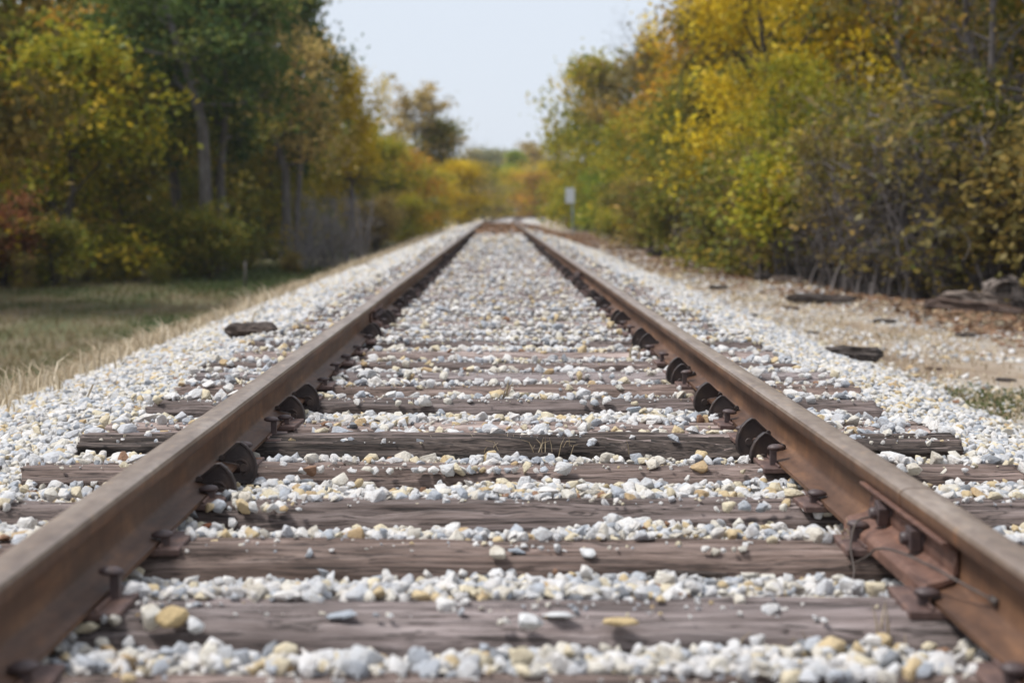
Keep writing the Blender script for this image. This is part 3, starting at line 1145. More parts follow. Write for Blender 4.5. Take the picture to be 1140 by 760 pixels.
def single_stone(px, py, z, r, i, m, label, flat=.8, stretch=1.0):
    p = ground_hit(px, py, z)
    me = STONES[i].copy()
    me.materials.clear()
    me.materials.append(m)
    o = link('ballast_stone', me, loc=(p.x, p.y, z + r * flat * .45), rot=(random.uniform(-.2, .2), random.uniform(-.2, .2), random.uniform(-.4, .4)))
    o.scale = (r * stretch, r, r * flat)
    tag(o, label, 'stone', 'single stones lying on the timbers')


single_stone(590, 697, 0, .027, 3, WHITE_S, 'bright white stone on the middle of the nearest whole tie')
single_stone(690, 696, 0, .025, 5, TAN_S, 'long tan yellow stone on the nearest whole tie', .6, 1.35)
single_stone(622, 690, 0, .024, 7, WHITE_S, 'flat pale stone beside the bright white stone on the nearest tie', .5, 1.4)
single_stone(382, 688, 0, .024, 2, BLUE_S, 'flat blue grey stone on the left half of the nearest whole tie', .5, 1.4)
single_stone(653, 619, 0, .021, 9, WHITE_S, 'small white stone alone on the dark second tie')
single_stone(577, 616, 0, .022, 11, BLUE_S, 'small grey stone near the back edge of the dark second tie', .6, 1.2)
single_stone(190, 694, 0, .032, 12, TAN_S, 'tan stone at the left end of the nearest whole tie beside the plate')
single_stone(213, 702, 0, .026, 13, WHITE_S, 'white stone toppling over the near edge of the nearest tie at left')
single_stone(229, 590, -.02, .018, 6, RUST_S, 'small rusty red stone beside the left rail base')
single_stone(706, 459, .0, .028, 8, BLUE_S, 'dark grey stone on the tie behind the rotten tie at right')


# ------------------------------------------------------------------ wood debris
def chunk(name, p, length, w, h, ang, m, label, cat, seed, group=None, tilt=0, taper=.3, rough=1.0):
    V, Fc = [], []
    nx, nr = 40, 22
    for i in range(nx + 1):
        t = i / nx
        x = (t - .5) * length
        k = (1 - taper * t) * (min(1, .35 + 6 * min(t, 1 - t)))
        for j in range(nr):
            a = 2 * PI * j / nr
            sq = 1 / max(abs(math.cos(a)), abs(math.sin(a))) ** .6
            yy, zz = math.cos(a) * w / 2 * sq * k, math.sin(a) * h / 2 * sq * k
            d = 1 + rough * (.35 * vnoise(t * 3 + seed, math.cos(a) * 2.5, math.sin(a) * 2.5 + seed) + .15 * vnoise(t * 8, math.cos(a) * 4, seed + math.sin(a) * 4)
                             + .30 * vnoise(t * 1.2 + seed, math.cos(a) * 7, math.sin(a) * 7 + seed) - .12 * abs(vnoise(t * 14, math.cos(a) * 9, math.sin(a) * 9)))
            V.append((x + (.04 * length * vnoise(a * 2, seed) if i in (0, nx) else 0), yy * d, zz * d + h * .5))
    for i in range(nx):
        for j in range(nr):
            j2 = (j + 1) % nr
            Fc.append((i * nr + j, (i + 1) * nr + j, (i + 1) * nr + j2, i * nr + j2))
    Fc.append(tuple(range(nr)))
    Fc.append(tuple(nx * nr + j for j in range(nr))[::-1])
    o = link(name, mesh_from(name, V, Fc, [m], smooth=False), loc=p, rot=(0, tilt, ang))
    tag(o, label, cat, group)
    return o


def gat(px, py, side=1):
    """ground point seen at the pixel (a few fixed-point steps on the real terrain)"""
    z = -.5
    for _ in range(12):
        Y = F * (CAMZ - z) / (py - VY)
        X = xat(px, Y)
        z = float(max(gz(np.array(X), np.array(Y)), bz(np.array(X), np.array(Y)) if -2.9 < X < 2.95 else -9))
    return Vector((X, Y, z))


p = gat(948, 408)
chunk('wood_chunk', p + Vector((0, 0, .03)), .36, .12, .09, -.25, OLDWOOD, 'short dark split piece of old tie lying on the right ballast slope', 'wood', 3, taper=.15)
p = gat(270, 381)
chunk('wood_chunk', p + Vector((.05, 0, .03)), .30, .12, .08, .05, OLDWOOD, 'short black tie stub sticking out of the left ballast slope', 'wood', 8, taper=.1)
p = gat(1100, 491)
chunk('twig', p + Vector((0, 0, .01)), .17, .022, .02, -.7, OLDWOOD, 'dark bent twig on the right ballast slope near the picture edge', 'twig', 12)
p = ground_hit(765, 648, -.03)
chunk('stick', p + Vector((0, 0, .008)), .15, .018, .014, -.12, OLDWOOD, 'black charred stick lying on stones between the two nearest ties', 'stick', 15)
p = gat(915, 338)
chunk('rotten_plank', p, .85, .3, .13, -.1, OLDWOOD, 'dark low rotten plank lying alone on the right verge', 'wood', 21, taper=.5)
p = gat(850, 313)
chunk('wood_chunk', p, .3, .22, .14, .3, OLDWOOD, 'small dark stump piece at the brush edge right of the track', 'wood', 25)
p = gat(877, 314)
chunk('fallen_branch', p, .55, .14, .10, -.35, GREYWOOD, 'short pale weathered branch beside the small dark stump piece', 'branch', 27)
p = gat(742, 287)
chunk('fallen_log', p + Vector((0, 0, .02)), 1.1, .2, .2, -.5, OLDWOOD, 'dark fallen log at the foot of the brush toward the sign', 'log', 31)
for k_, (px, py, L) in enumerate(((880, 345, .22), (985, 360, .25), (800, 322, .3), (1010, 322, .35), (835, 352, .16), (905, 372, .14), (1040, 412, .12), (1120, 425, .14), (765, 300, .4), (955, 322, .3), (1075, 375, .2), (860, 398, .1))):
    p = gat(px, py)
    chunk('bark_scrap', p, L, L * .3, L * .2, RNG.uniform(-.6, .6), OLDWOOD if k_ % 3 else BROWNWOOD, 'small dark bark scrap lying loose on the stony right verge', 'wood', 60 + k_, 'bark scraps on the right verge')
# log heap at the right
LG = 'old logs heaped at the edge of the brush'
p = gat(1085, 348)
chunk('log', p + Vector((.05, 0, -.03)), 1.25, .20, .16, -.30, BROWNWOOD, 'long brown split log along the front of the log heap', 'log', 41, LG, .09, .5, 1.8)
chunk('log', p + Vector((.20, .40, .06)), 1.0, .17, .17, -.08, GREYWOOD, 'pale grey log lying behind the long brown split log', 'log', 43, LG, -.02, .3, 1.6)
chunk('log', p + Vector((.64, .06, .04)), .42, .24, .22, .55, OLDWOOD, 'short black log butt at the right end of the log heap', 'log', 47, LG, .12, .2, 1.5)
chunk('log', p + Vector((.50, .48, .20)), .5, .24, .20, .4, GREYWOOD, 'gnarled grey root piece on top of the log heap', 'log', 53, LG, -.25, .5, 2.4)
chunk('log', p + Vector((.62, .40, .26)), .42, .13, .10, -.5, OLDWOOD, 'dark broken stub lying across the gnarled root piece', 'log', 54, LG, .3, .5, 2.2)
chunk('log', p + Vector((-.75, .9, .0)), 1.5, .07, .07, .04, GREYWOOD, 'thin grey pole on the ground left of the log heap', 'log', 57, LG, .0, .3)
chunk('log', p + Vector((-.30, .18, .0)), .6, .13, .10, .22, OLDWOOD, 'short dark split piece under the left end of the log heap', 'log', 59, LG, .0, .5, 2.0)
chunk('log', p + Vector((.25, -.16, -.01)), .55, .09, .07, -.5, BROWNWOOD, 'small brown splinter on the ground before the log heap', 'log', 61, LG, .0, .5, 2.0)

# ------------------------------------------------------------------ sign and stake
def paint(name, c, rough=.5, n=.12):
    m, nt, b = mat(name)
    f = noise_tex(nt, coords(nt), 9, 5, .65)
    r = ramp(nt, [(.35, tuple(x * (1 - n) for x in c)), (.65, c)])
    nt.links.new(f, r.inputs[0])
    nt.links.new(r.outputs[0], b.inputs['Base Color'])
    b.inputs['Roughness'].default_value = rough
    return m


SY = 75.0
base = at(637.5, 263, SY)
base.z = float(gz(np.array(base.x), np.array(SY)))
root = bpy.data.objects.new('trackside_sign', None)
COL.objects.link(root)
root.location = base
tag(root, 'small pale blank sign on a thin blue grey post beside the track', 'sign')
topz = at(0, 209, SY).z - base.z
b = MB()
b.tube([(0, 0, -.1), (0, 0, topz)], .035, 10)
link('post', b.mesh('post', [paint('blue_grey_post_paint', (.24, .34, .41))], True), root)
b = MB()
b.box(-.33, .09, -.062, -.04, topz - .72, topz - .01)
link('panel', b.mesh('panel', [paint('pale_sign_paint', (.60, .65, .69))], False, .006, 2), root)
p = gat(272, 322)
b = MB()
b.tube([(0, 0, -.1), (.01, 0, .3), (.0, 0, .62)], [.024, .022, .02], 7)
o = link('wooden_stake', b.mesh('wooden_stake', [BARK_GREY], True), loc=p, rot=(.02, .04, 0))
tag(o, 'thin greyish wooden stake standing in the left field grass', 'stake')

# ------------------------------------------------------------------ blades and litter
def blades(name, X, Y, Z, h, w, lean, rng, m, label, cat, hue):
    n = len(X)
    a = rng.uniform(0, 2 * PI, n)
    d = np.stack([np.cos(a), np.sin(a)], 1)
    la = rng.uniform(0, 2 * PI, n)
    ld = np.stack([np.cos(la), np.sin(la)], 1) * (lean * rng.uniform(.2, 1.2, n))[:, None] * h[:, None]
    base = np.stack([X, Y], 1)
    V = np.zeros((n, 5, 3))
    V[:, 0, :2] = base - d * w[:, None] / 2
    V[:, 1, :2] = base + d * w[:, None] / 2
    V[:, 0, 2] = V[:, 1, 2] = Z - .01
    mid = base + ld * .35
    V[:, 2, :2] = mid + d * w[:, None] * .38
    V[:, 3, :2] = mid - d * w[:, None] * .38
    V[:, 2, 2] = V[:, 3, 2] = Z + h * .6
    V[:, 4, :2] = base + ld
    V[:, 4, 2] = Z + h * (1 - .25 * lean)
    i = np.arange(n)[:, None] * 5
    T = np.concatenate([i + np.array([[0, 1, 2]]), i + np.array([[0, 2, 3]]), i + np.array([[3, 2, 4]])], 0)
    me = mesh_np(name, V.reshape(-1, 3), T, [m], hue=np.tile(hue, 3))
    o = link(name, me)
    tag(o, label, cat, kind='stuff')
    return o


def field_grass():
    rng = np.random.default_rng(41)
    n = 110000
    Y = 9 + 44 * rng.uniform(0, 1, n) ** 1.1
    u = -3.7 - rng.uniform(0, 1, n) * (Y * .42 + 5)
    k = u < -3.6
    u, Y = u[k], Y[k]
    patch = n2d(u * .8 + 3, Y * .3) * .6 + n2d(u * 2.2, Y * .9 + 7) * .4
    keep = rng.uniform(0, 1, len(u)) < np.clip(.35 + (1 - patch), 0, 1)
    u, Y, patch = u[keep], Y[keep], patch[keep]
    h = .06 + .10 * rng.uniform(0, 1, len(u)) ** 2
    hue = np.clip((patch - .47) * 2.6 + .55 + rng.normal(0, .16, len(u)), 0, 1)
    blades('grass', u, Y, gz(u, Y), h, np.full(len(u), .016), .7, rng, LEAF['grass'],
           'short patchy green and brown grass of the left field', 'grass', hue)


def dry_grass():
    rng = np.random.default_rng(43)
    n = 80000
    Y = 5.5 + 70 * rng.uniform(0, 1, n) ** 1.5
    c = -3.2 - .10 * (n2d(Y * .5, Y * 0) - .5)
    u = c + rng.normal(-.05, .42, n)
    cl = n2d(u * 3, Y * 1.6)
    keep = rng.uniform(0, 1, n) < np.clip(cl * 1.8 - .25, .05, 1)
    u, Y = u[keep], Y[keep]
    h = .10 + .26 * rng.uniform(0, 1, len(u)) ** 2 * n2d(u * 2, Y * .8)
    hue = np.clip(rng.normal(.5, .25, len(u)), 0, 1)
    blades('dry_grass', u, Y, np.maximum(gz(u, Y), bz(np.clip(u, -2.95, 3), Y) - (u < -2.95) * 1), h, np.full(len(u), .008) + Y * .0003, .9, rng, LEAF['straw'],
           'pale dry grass along the foot of the left ballast slope', 'dry grass', hue)


def verge_straw():
    rng = np.random.default_rng(47)
    n = 80000
    Y = 6 + 44 * rng.uniform(0, 1, n) ** 1.3
    u = 2.3 + rng.uniform(0, 1, n) * 4.6
    cl = n2d(u * .9 + 2, Y * .55 + 5) * .6 + n2d(u * 2.6, Y * 1.7) * .4
    keep = (rng.uniform(0, 1, n) < np.clip((cl - .30) * 2.2, 0, 1)) & (u < Y * .34 + 1)
    u, Y = u[keep], Y[keep]
    h = .02 + .06 * rng.uniform(0, 1, len(u)) ** 2
    hue = np.clip(rng.normal(.25, .3, len(u)), 0, 1)
    blades('dry_verge_grass', u, Y, gz(u, Y), h, np.full(len(u), .007) + Y * .0003, 1.6, rng, LEAF['straw'],
           'thin flattened straw over the stony verge right of the track', 'dry grass', hue)


def weeds():
    rng = np.random.default_rng(53)
    n = 2600
    c = gat(1105, 448)
    X = c.x + rng.normal(0, .33, n)
    Y = c.y + rng.normal(0, .42, n)
    h = .01 + .022 * rng.uniform(0, 1, n)
    hue = np.clip(rng.normal(.3, .2, n), 0, 1)
    u = X
    blades('weeds', X, Y, np.maximum(gz(u, Y), np.where(u < 3, bz(np.clip(u, -3, 3), Y), -9)), h, np.full(n, .016), 1.2, rng, LEAF['grass'],
           'low green weed patch on the right verge near the picture edge', 'weeds', hue)


def leaf_mesh(name, C, size, rng, m, hue, up=0.0, flat=False, elong=.6):
    n = len(C)
    nrm = rng.normal(0, 1, (n, 3))
    nrm[:, 2] += up * np.sign(nrm[:, 2] + 1e-9)
    if flat:
        nrm = np.stack([rng.normal(0, .3, n), rng.normal(0, .3, n), np.ones(n)], 1)
    nrm /= np.linalg.norm(nrm, axis=1)[:, None]
    r = rng.normal(0, 1, (n, 3))
    t = np.cross(nrm, r)
    t /= np.linalg.norm(t, axis=1)[:, None] + 1e-9
    b_ = np.cross(nrm, t)
    L = (size * rng.uniform(.65, 1.35, n))[:, None]
    V = np.zeros((n, 4, 3))
    V[:, 0] = C - t * L * .5
    V[:, 1] = C + b_ * L * elong * .5 + t * L * .06
    V[:, 2] = C + t * L * .5 - nrm * L * .1
    V[:, 3] = C - b_ * L * elong * .5 + t * L * .06
    i = np.arange(n)[:, None] * 4
    return mesh_np(name, V.reshape(-1, 3), i + np.array([[0, 1, 2, 3]]), [m], hue=hue)


def litter():
    rng = np.random.default_rng(59)
    n = 52000
    Y = 14 + 66 * rng.uniform(0, 1, n) ** 1.2
    u = 2.5 + rng.uniform(0, 1, n) * 5
    foot = np.interp(Y, [10, 20, 40, 80], [7.2, 5.9, 4.2, 3.2])
    pr = np.clip(1 - np.abs(u - foot + .4) / 2.0, 0, 1) * (.3 + .9 * n2d(u * 1.5, Y * .7))
    keep = rng.uniform(0, 1, n) < pr
    u, Y = u[keep], Y[keep]
    C = np.stack([u + ncl(Y), Y, gz(u, Y) + .015 + .02 * rng.uniform(0, 1, len(u))], 1)
    hue = np.clip(rng.normal(.45, .25, len(u)), 0, 1)
    tag(link('fallen_leaves', leaf_mesh('fallen_leaves', C, .10, rng, LEAF['litter'], hue, flat=True)),
        'brown and orange fallen leaves along the foot of the right brush', 'leaves', kind='stuff')
    # leaves blown onto the far track bed
    n = 8000
    Y = 44 + 33 * rng.uniform(0, 1, n)
    u = rng.uniform(-.66, .66, n)
    k = rng.uniform(0, 1, n) < np.clip((Y - 40) / 22, .05, 1)
    u, Y = u[k], Y[k]
    m_ = rng.uniform(0, 1, len(u)) < .35
    u = np.where(m_, rng.uniform(.9, 2.8, len(u)), u)
    C = np.stack([u + ncl(Y), Y, np.where(np.abs(u) < .9, .0, bz(u, Y) + .05) + rng.uniform(.02, .10, len(u))], 1)
    hue = np.clip(rng.normal(.5, .2, len(u)), 0, 1)
    tag(link('fallen_leaves', leaf_mesh('fallen_leaves', C, .17, rng, LEAF['litter'], hue, flat=True)),
        'reddish brown leaves lying on the far track bed before the bend', 'leaves', kind='stuff')


def green_patch():
    rng = np.random.default_rng(57)
    n = 5000
    c = gat(285, 312)
    X = c.x + rng.normal(0, .9, n)
    Y = c.y + rng.normal(0, 3.2, n)
    h = .08 + .16 * rng.uniform(0, 1, n)
    hue = np.clip(rng.normal(.1, .12, n), 0, 1)
    blades('weeds', X, Y, gz(X, Y), h, np.full(n, .03), .6, rng, LEAF['grass'], 'brighter green grassy patch at the far corner of the left field', 'weeds', hue)


green_patch()
field_grass()
dry_grass()
verge_straw()
weeds()
litter()


def tuft(name, p, n, h, spread, label, seed, w=.0022, lean=.9):
    rng = np.random.default_rng(seed)
    b = MB()
    for _ in range(n):
        a = rng.uniform(0, 2 * PI)
        q = Vector((rng.normal(0, spread), rng.normal(0, spread * .4), 0))
        L = h * rng.uniform(.5, 1.2)
        k = lean * rng.uniform(.2, 1.1)
        pts = [q, q + Vector((math.cos(a) * L * .25 * k, math.sin(a) * L * .2 * k, L * .5)),
               q + Vector((math.cos(a) * L * .6 * k, math.sin(a) * L * .5 * k, L * (.9 - .3 * k)))]
        b.tube(pts, [w * .6, w * .5, w * .2], 4, False)
    me = b.mesh(name, [LEAF['straw']], True)
    at_ = me.attributes.new('hue', 'FLOAT', 'FACE')
    at_.data.foreach_set('value', rng.uniform(0, .7, len(me.polygons)).astype(np.float32))
    o = link(name, me, loc=p)
    tag(o, label, 'dry grass')


p = ground_hit(590, 497, -.01)
tuft('grass_tuft', p + Vector((0, -.01, -.015)), 46, .06, .10, 'dry grass tuft growing from the face of the rotten tie', 61, lean=1.3)
p = ground_hit(950, 620, -.03)
tuft('grass_tuft', p, 40, .085, .035, 'tangled dry grass beside the nearest right rail joint', 62, lean=1.4)
p = ground_hit(965, 727, -.05)
tuft('dry_weed', p, 3, .12, .015, 'single pale dry stem standing before the nearest whole tie at right', 63, .0035, .4)
p = ground_hit(900, 735, -.05)
tuft('grass_tuft', p, 22, .05, .06, 'low thin dry grass at the near foot of the nearest tie', 64, lean=1.3)
p = ground_hit(700, 402, -.0)
tuft('dry_weed', p, 4, .10, .02, 'pale dry stem between the rails beyond the rotten tie', 65, .005, .6)
p = ground_hit(563, 447, -.01)
tuft('dry_weed', p, 3, .10, .01, 'pale dry stem leaning over the tie behind the rotten tie', 66, .006, 1.0)
p = gat(152, 385)
tuft('dry_weed', p, 4, .42, .03, 'tall pale grass stalk at the left edge of the ballast', 67, .008, .4)


# ------------------------------------------------------------------ trees and shrubs
def limb(rnd, p, d, L, r, seg=6, gnarl=.18, up=.06):
    pts, rad = [p.copy()], [r]
    q, dd = p.copy(), d.normalized()
    for i in range(seg):
        dd = (dd + Vector((rnd.gauss(0, gnarl), rnd.gauss(0, gnarl), rnd.gauss(0, gnarl) + up))).normalized()
        q = q + dd * (L / seg)
        pts.append(q.copy())
        rad.append(r * (1 - .85 * (i + 1) / seg))
    return pts, rad


def plant(seed, H, spread, trunk_r=.16, base=.3, nlimb=13, sub=4, nleaf=6000, leaf=.2, clump=.5, path=None, stems=1, shape=1.0,
          droop=.0, bare=0.0, twigs=0, sides=7, elev=(.2, .9)):
    """returns (wood mesh, leaf centres, hue).  path = [(dx, dy, height fraction)...] bends the trunk"""
    rnd = random.Random(seed)
    rng = np.random.default_rng(seed)
    b = MB()
    tips = []
    for s_ in range(stems):
        if path:
            tp = [Vector((x, y_, z * H)) for x, y_, z in path]
        else:
            a0 = rnd.uniform(0, 2 * PI)
            sp = (spread * rnd.uniform(.2, .75)) if stems > 1 else H * .04
            tp = []
            hh = H * (rnd.uniform(.65, 1.0) if stems > 1 else .92)
            o_ = Vector((rnd.gauss(0, .12 * spread), rnd.gauss(0, .12 * spread), 0)) if stems > 1 else Vector((0, 0, 0))
            for i in range(8):
                t = i / 7
                tp.append(o_ + Vector((math.cos(a0) * sp * t ** 1.4 + rnd.gauss(0, .02 * H * (t > 0)), math.sin(a0) * sp * t ** 1.4 + rnd.gauss(0, .02 * H * (t > 0)), hh * t)))
        n = len(tp)
        tr_ = [trunk_r * (1.25 if i == 0 else 1) * (1 - .88 * (i / (n - 1)) ** 1.2) for i in range(n)]
        b.tube([tp[0] - Vector((0, 0, .3))] + tp, [tr_[0] * 1.15] + tr_, sides + 2)
        nl = nlimb if stems == 1 else max(2, nlimb // stems)
        for k in range(nl):
            t = base + (1 - base) * (k + rnd.random()) / nl
            f = t * (n - 1)
            i = min(n - 2, int(f))
            p = tp[i].lerp(tp[i + 1], f - i)
            az = k * 2.4 + rnd.uniform(-.5, .5)
            tt = (t - base) / (1 - base)
            el = elev[0] + (elev[1] - elev[0]) * tt + rnd.gauss(0, .15)
            prof = (math.sin(PI * min(1, (.22 + .78 * tt) ** shape)) * .75 + .35)
            L = spread * prof * rnd.uniform(.65, 1.15) * (1 if stems == 1 else .55)
            d = Vector((math.cos(az) * math.cos(el), math.sin(az) * math.cos(el), math.sin(el)))
            r0 = max(.012, tr_[i] * .45)
            lp, lr = limb(rnd, p, d, L, r0, 6, .2, .05 - droop)
            b.tube(lp, lr, sides - 2, False)
            tips.append((lp[-1], 1.0))
            tips.append((lp[4], .8))
            for q in range(sub):
                j = rnd.randint(2, 5)
                d2 = (lp[j] - lp[j - 1]).normalized() + Vector((rnd.gauss(0, .7), rnd.gauss(0, .7), rnd.gauss(0, .5)))
                sp_, sr = limb(rnd, lp[j], d2, L * rnd.uniform(.3, .6), lr[j] * .6, 4, .25, .03 - droop)
                b.tube(sp_, sr, 4, False)
                tips.append((sp_[-1], 1.0))
                tips.append((sp_[2], .6))
                for w in range(twigs):
                    jj = rnd.randint(1, 4)
                    d3 = Vector((rnd.gauss(0, 1), rnd.gauss(0, 1), rnd.gauss(.2, .8)))
                    tw, twr = limb(rnd, sp_[jj], d3, L * rnd.uniform(.15, .4), max(.005, sr[jj] * .5), 3, .3, 0)
                    b.tube(tw, [max(.004, x) for x in twr], 3, False)
        tips.append((tp[-1], 1.2))
    me = bpy.data.meshes.new('wood')
    me.from_pydata(b.v, [], b.f)
    me.polygons.foreach_set('use_smooth', [True] * len(me.polygons))
    me.update()
    tips = [t for t in tips if rnd.random() > bare]
    C, Hu = [], []
    if nleaf and tips:
        W = np.array([w for _, w in tips])
        W = W * rng.uniform(.4, 1.6, len(W))
        cn = np.maximum(1, (nleaf * W / W.sum()).astype(int))
        for (p, w), k in zip(tips, cn):
            rad = clump * (.6 + .6 * rng.random())
            off = rng.normal(0, 1, (k, 3)) * np.array([rad, rad, rad * .62])
            C.append(np.array(p)[None] + off)
            Hu.append(np.clip(rng.normal(.45, .22) + rng.normal(0, .14, k), 0, 1))
        C = np.concatenate(C)
        Hu = np.concatenate(Hu)
        k = C[:, 2] > .1
        C, Hu = C[k], Hu[k]
    return me, C, Hu, leaf, rng


PROTO = {}


def proto(key, **kw):
    wood, C, Hu, leaf, rng = plant(**kw)
    crown = leaf_mesh('crown', C, leaf, rng, LEAF['olive'], Hu, up=.5) if len(C) else None
    wood.materials.append(BARK_DARK)
    PROTO[key] = (wood, crown, kw['H'])


def grow(name, key, X, Y, H, pal, bark, label, cat='tree', group=None, rot=None, wide=1.0, z=None):
    wood, crown, H0 = PROTO[key]
    zz = float(gz(np.array(X - cline(Y)), np.array(Y))) - .05 if z is None else z
    root = bpy.data.objects.new(name, None)
    COL.objects.link(root)
    root.location = (X, Y, zz)
    root.rotation_euler = (0, 0, random.uniform(0, 2 * PI) if rot is None else rot)
    s = H / H0
    root.scale = (s * wide, s * wide, s)
    t = link('trunk' if cat == 'tree' else 'stem', wood, root)
    t.material_slots[0].link = 'OBJECT'
    t.material_slots[0].material = bark
    if crown is not None:
        c = link('crown' if cat == 'tree' else 'foliage', crown, root)
        c.material_slots[0].link = 'OBJECT'
        c.material_slots[0].material = LEAF[pal]
    tag(root, label, cat, group)
    return root


# kinds
proto('round', seed=1, H=8, spread=2.7, nleaf=9000, leaf=.22, clump=.5)
proto('round_b', seed=2, H=8, spread=2.5, nleaf=9000, leaf=.22, clump=.55, base=.22)
proto('round_c', seed=3, H=8, spread=2.9, nleaf=8000, leaf=.22, clump=.45, base=.28, nlimb=15)
proto('low', seed=4, H=5, spread=2.0, nleaf=8000, leaf=.17, clump=.4, base=.06, nlimb=16, trunk_r=.09)
proto('low_b', seed=5, H=5, spread=2.2, nleaf=8000, leaf=.17, clump=.42, base=.04, nlimb=18, trunk_r=.08)
proto('tall', seed=6, H=10, spread=1.7, nleaf=7500, leaf=.22, clump=.42, base=.36, nlimb=18, trunk_r=.17, elev=(.3, 1.0))
proto('open', seed=8, H=9, spread=2.4, nleaf=4200, leaf=.24, clump=.38, base=.45, nlimb=14, trunk_r=.15)
proto('bush', seed=9, H=2.6, spread=1.5, stems=7, nlimb=28, nleaf=6000, leaf=.13, clump=.28, base=.12, trunk_r=.035)
proto('bush_b', seed=10, H=2.6, spread=1.6, stems=8, nlimb=32, nleaf=5000, leaf=.12, clump=.28, base=.15, trunk_r=.03, droop=.06)
proto('thicket', seed=12, H=3.2, spread=1.8, stems=11, nlimb=44, sub=4, twigs=2, nleaf=2600, leaf=.12, clump=.25, base=.1, trunk_r=.03, droop=.05, bare=.35)
proto('bareshrub', seed=13, H=2.6, spread=1.2, stems=16, nlimb=64, sub=3, twigs=2, nleaf=0, trunk_r=.022, base=.15)
proto('baretree', seed=14, H=10, spread=2.6, nlimb=16, sub=6, twigs=4, nleaf=0, trunk_r=.14, base=.3, elev=(.4, 1.1))
proto('vinetree', seed=15, H=7, spread=2.8, nlimb=18, sub=6, twigs=4, nleaf=5200, leaf=.14, clump=.4, base=.1, trunk_r=.11, droop=.05, bare=.25)
proto('gold', seed=16, H=8, spread=2.9, nlimb=20, sub=6, nleaf=17000, leaf=.13, clump=.36, base=.2, trunk_r=.15, droop=.02, twigs=1)
# particular trees: the oak with a bent limb, the leaning orange tree
proto('oak', seed=17, H=11, spread=2.7, nlimb=17, sub=5, nleaf=9500, leaf=.2, clump=.42, base=.42, trunk_r=.2,
      path=[(0, 0, 0), (.02, 0, .12), (.0, .05, .26), (-.06, 0, .38), (-.35, 0, .48), (-.85, .1, .6), (-1.2, .1, .72), (-1.7, 0, .84), (-2.2, 0, .95)])
proto('leaning', seed=18, H=10, spread=2.2, nlimb=16, sub=5, nleaf=6500, leaf=.2, clump=.42, base=.3, trunk_r=.15,
      path=[(0, 0, 0), (.02, 0, .15), (.0, 0, .28), (-.35, 0, .38), (-.75, .1, .5), (-.95, .1, .65), (-1.2, 0, .8), (-1.5, 0, .95)])
proto('twolobe', seed=19, H=9, spread=2.9, nlimb=18, sub=4, nleaf=6500, leaf=.2, clump=.32, base=.5, trunk_r=.15,
      path=[(0, 0, 0), (.0, 0, .2), (-.1, 0, .4), (-.4, 0, .6), (-.75, 0, .8), (-.85, 0, .96)])


def T(name, key, px, Y, H, pal, bark, label, cat='tree', group=None, rot=None, wide=1.0):
    return grow(name, key, xat(px, Y), Y, H, pal, bark, label, cat, group, rot, wide)


# --- left of the track
T('broadleaf_tree', 'round_b', -75, 27, 9, 'brown', BARK_DARK, 'dark brown tree cut by the upper left edge of the picture', wide=.8)
T('shrub', 'bush', 6, 36, 2.2, 'russet', BARK_DARK, 'russet red shrub at the left edge of the field', 'shrub')
T('shrub', 'bush_b', 60, 36, 1.7, 'olive', BARK_DARK, 'low olive shrub just right of the russet red shrub', 'shrub')
T('broadleaf_tree', 'low', 78, 38, 5.6, 'yellowgreen', BARK_DARK, 'yellow green low tree at the left edge of the field, largest of the yellow ones', wide=1.0)
T('broadleaf_tree', 'low_b', 140, 43, 5.6, 'olive', BARK_DARK, 'olive tree between the largest yellow tree and the forked oak', wide=.85)
T('broadleaf_tree', 'round', 60, 47, 7.4, 'orange', BARK_DARK, 'orange brown tree rising behind the yellow green tree at left')
T('oak_tree', 'oak', 228, 42, 10.5, 'deepgreen', BARK_GREY, 'tall dark green oak with a pale trunk and a limb bending left', rot=0)
T('broadleaf_tree', 'tall', 200, 46, 10, 'deepgreen', BARK_DARK, 'dark trunked tree close behind the oak on its left side')
T('broadleaf_tree', 'low', 245, 50, 4.6, 'olive', BARK_DARK, 'low olive tree showing right of the oak trunk')
T('leaning_tree', 'leaning', 318, 52, 11.0, 'tan', BARK_GREY, 'tan brown tree with a crooked trunk leaning left', rot=0)
T('broadleaf_tree', 'tall', 330, 58, 10.4, 'deepgreen', BARK_GREY, 'tall narrow dark green tree right of the crooked tan tree', wide=.68, rot=1.0)
T('broadleaf_tree', 'round_c', 392, 64, 7.2, 'gold', BARK_DARK, 'yellow orange tree at the right end of the tall left trees', wide=.62)
T('broadleaf_tree', 'low_b', 300, 60, 4.6, 'yellowgreen', BARK_DARK, 'low yellow green tree below the crooked tan tree')
T('shrub', 'bush', 232, 39, 2.0, 'olive', BARK_DARK, 'olive shrub around the foot of the oak', 'shrub')
T('shrub', 'bush_b', 205, 41, 1.9, 'olive', BARK_DARK, 'round olive shrub left of the oak foot', 'shrub')
for px, Y, H, key, pal in ((25, 35, .9, 'thicket', 'brown'), (55, 38, .8, 'bush', 'olive'), (98, 39, .9, 'thicket', 'yellowgreen'), (122, 38, .9, 'bush', 'olive'), (150, 39, 1.0, 'thicket', 'tan'),
                           (178, 37, .6, 'bush', 'olive'),  (268, 44, 1.1, 'bush', 'olive'), (255, 48, 1.6, 'bush_b', 'olive'), (325, 42, .7, 'bush', 'brown')):
    T('low_bush', key, px, Y, H, pal, BARK_DARK, 'knee high bush in the ragged undergrowth along the back of the left field', 'shrub', 'low bushes along the back of the left field')
for i, (px, Y, H) in enumerate(((338, 44, 2.0), (352, 47, 2.5), (368, 46, 2.2), (384, 52, 2.6), (402, 56, 2.4))):
    T('bare_shrub', 'bareshrub', px, Y, H, 'brown', SHRUBWOOD, 'leafless grey twiggy shrub at the field edge beside the left ballast', 'shrub', 'leafless shrubs beside the left ballast')
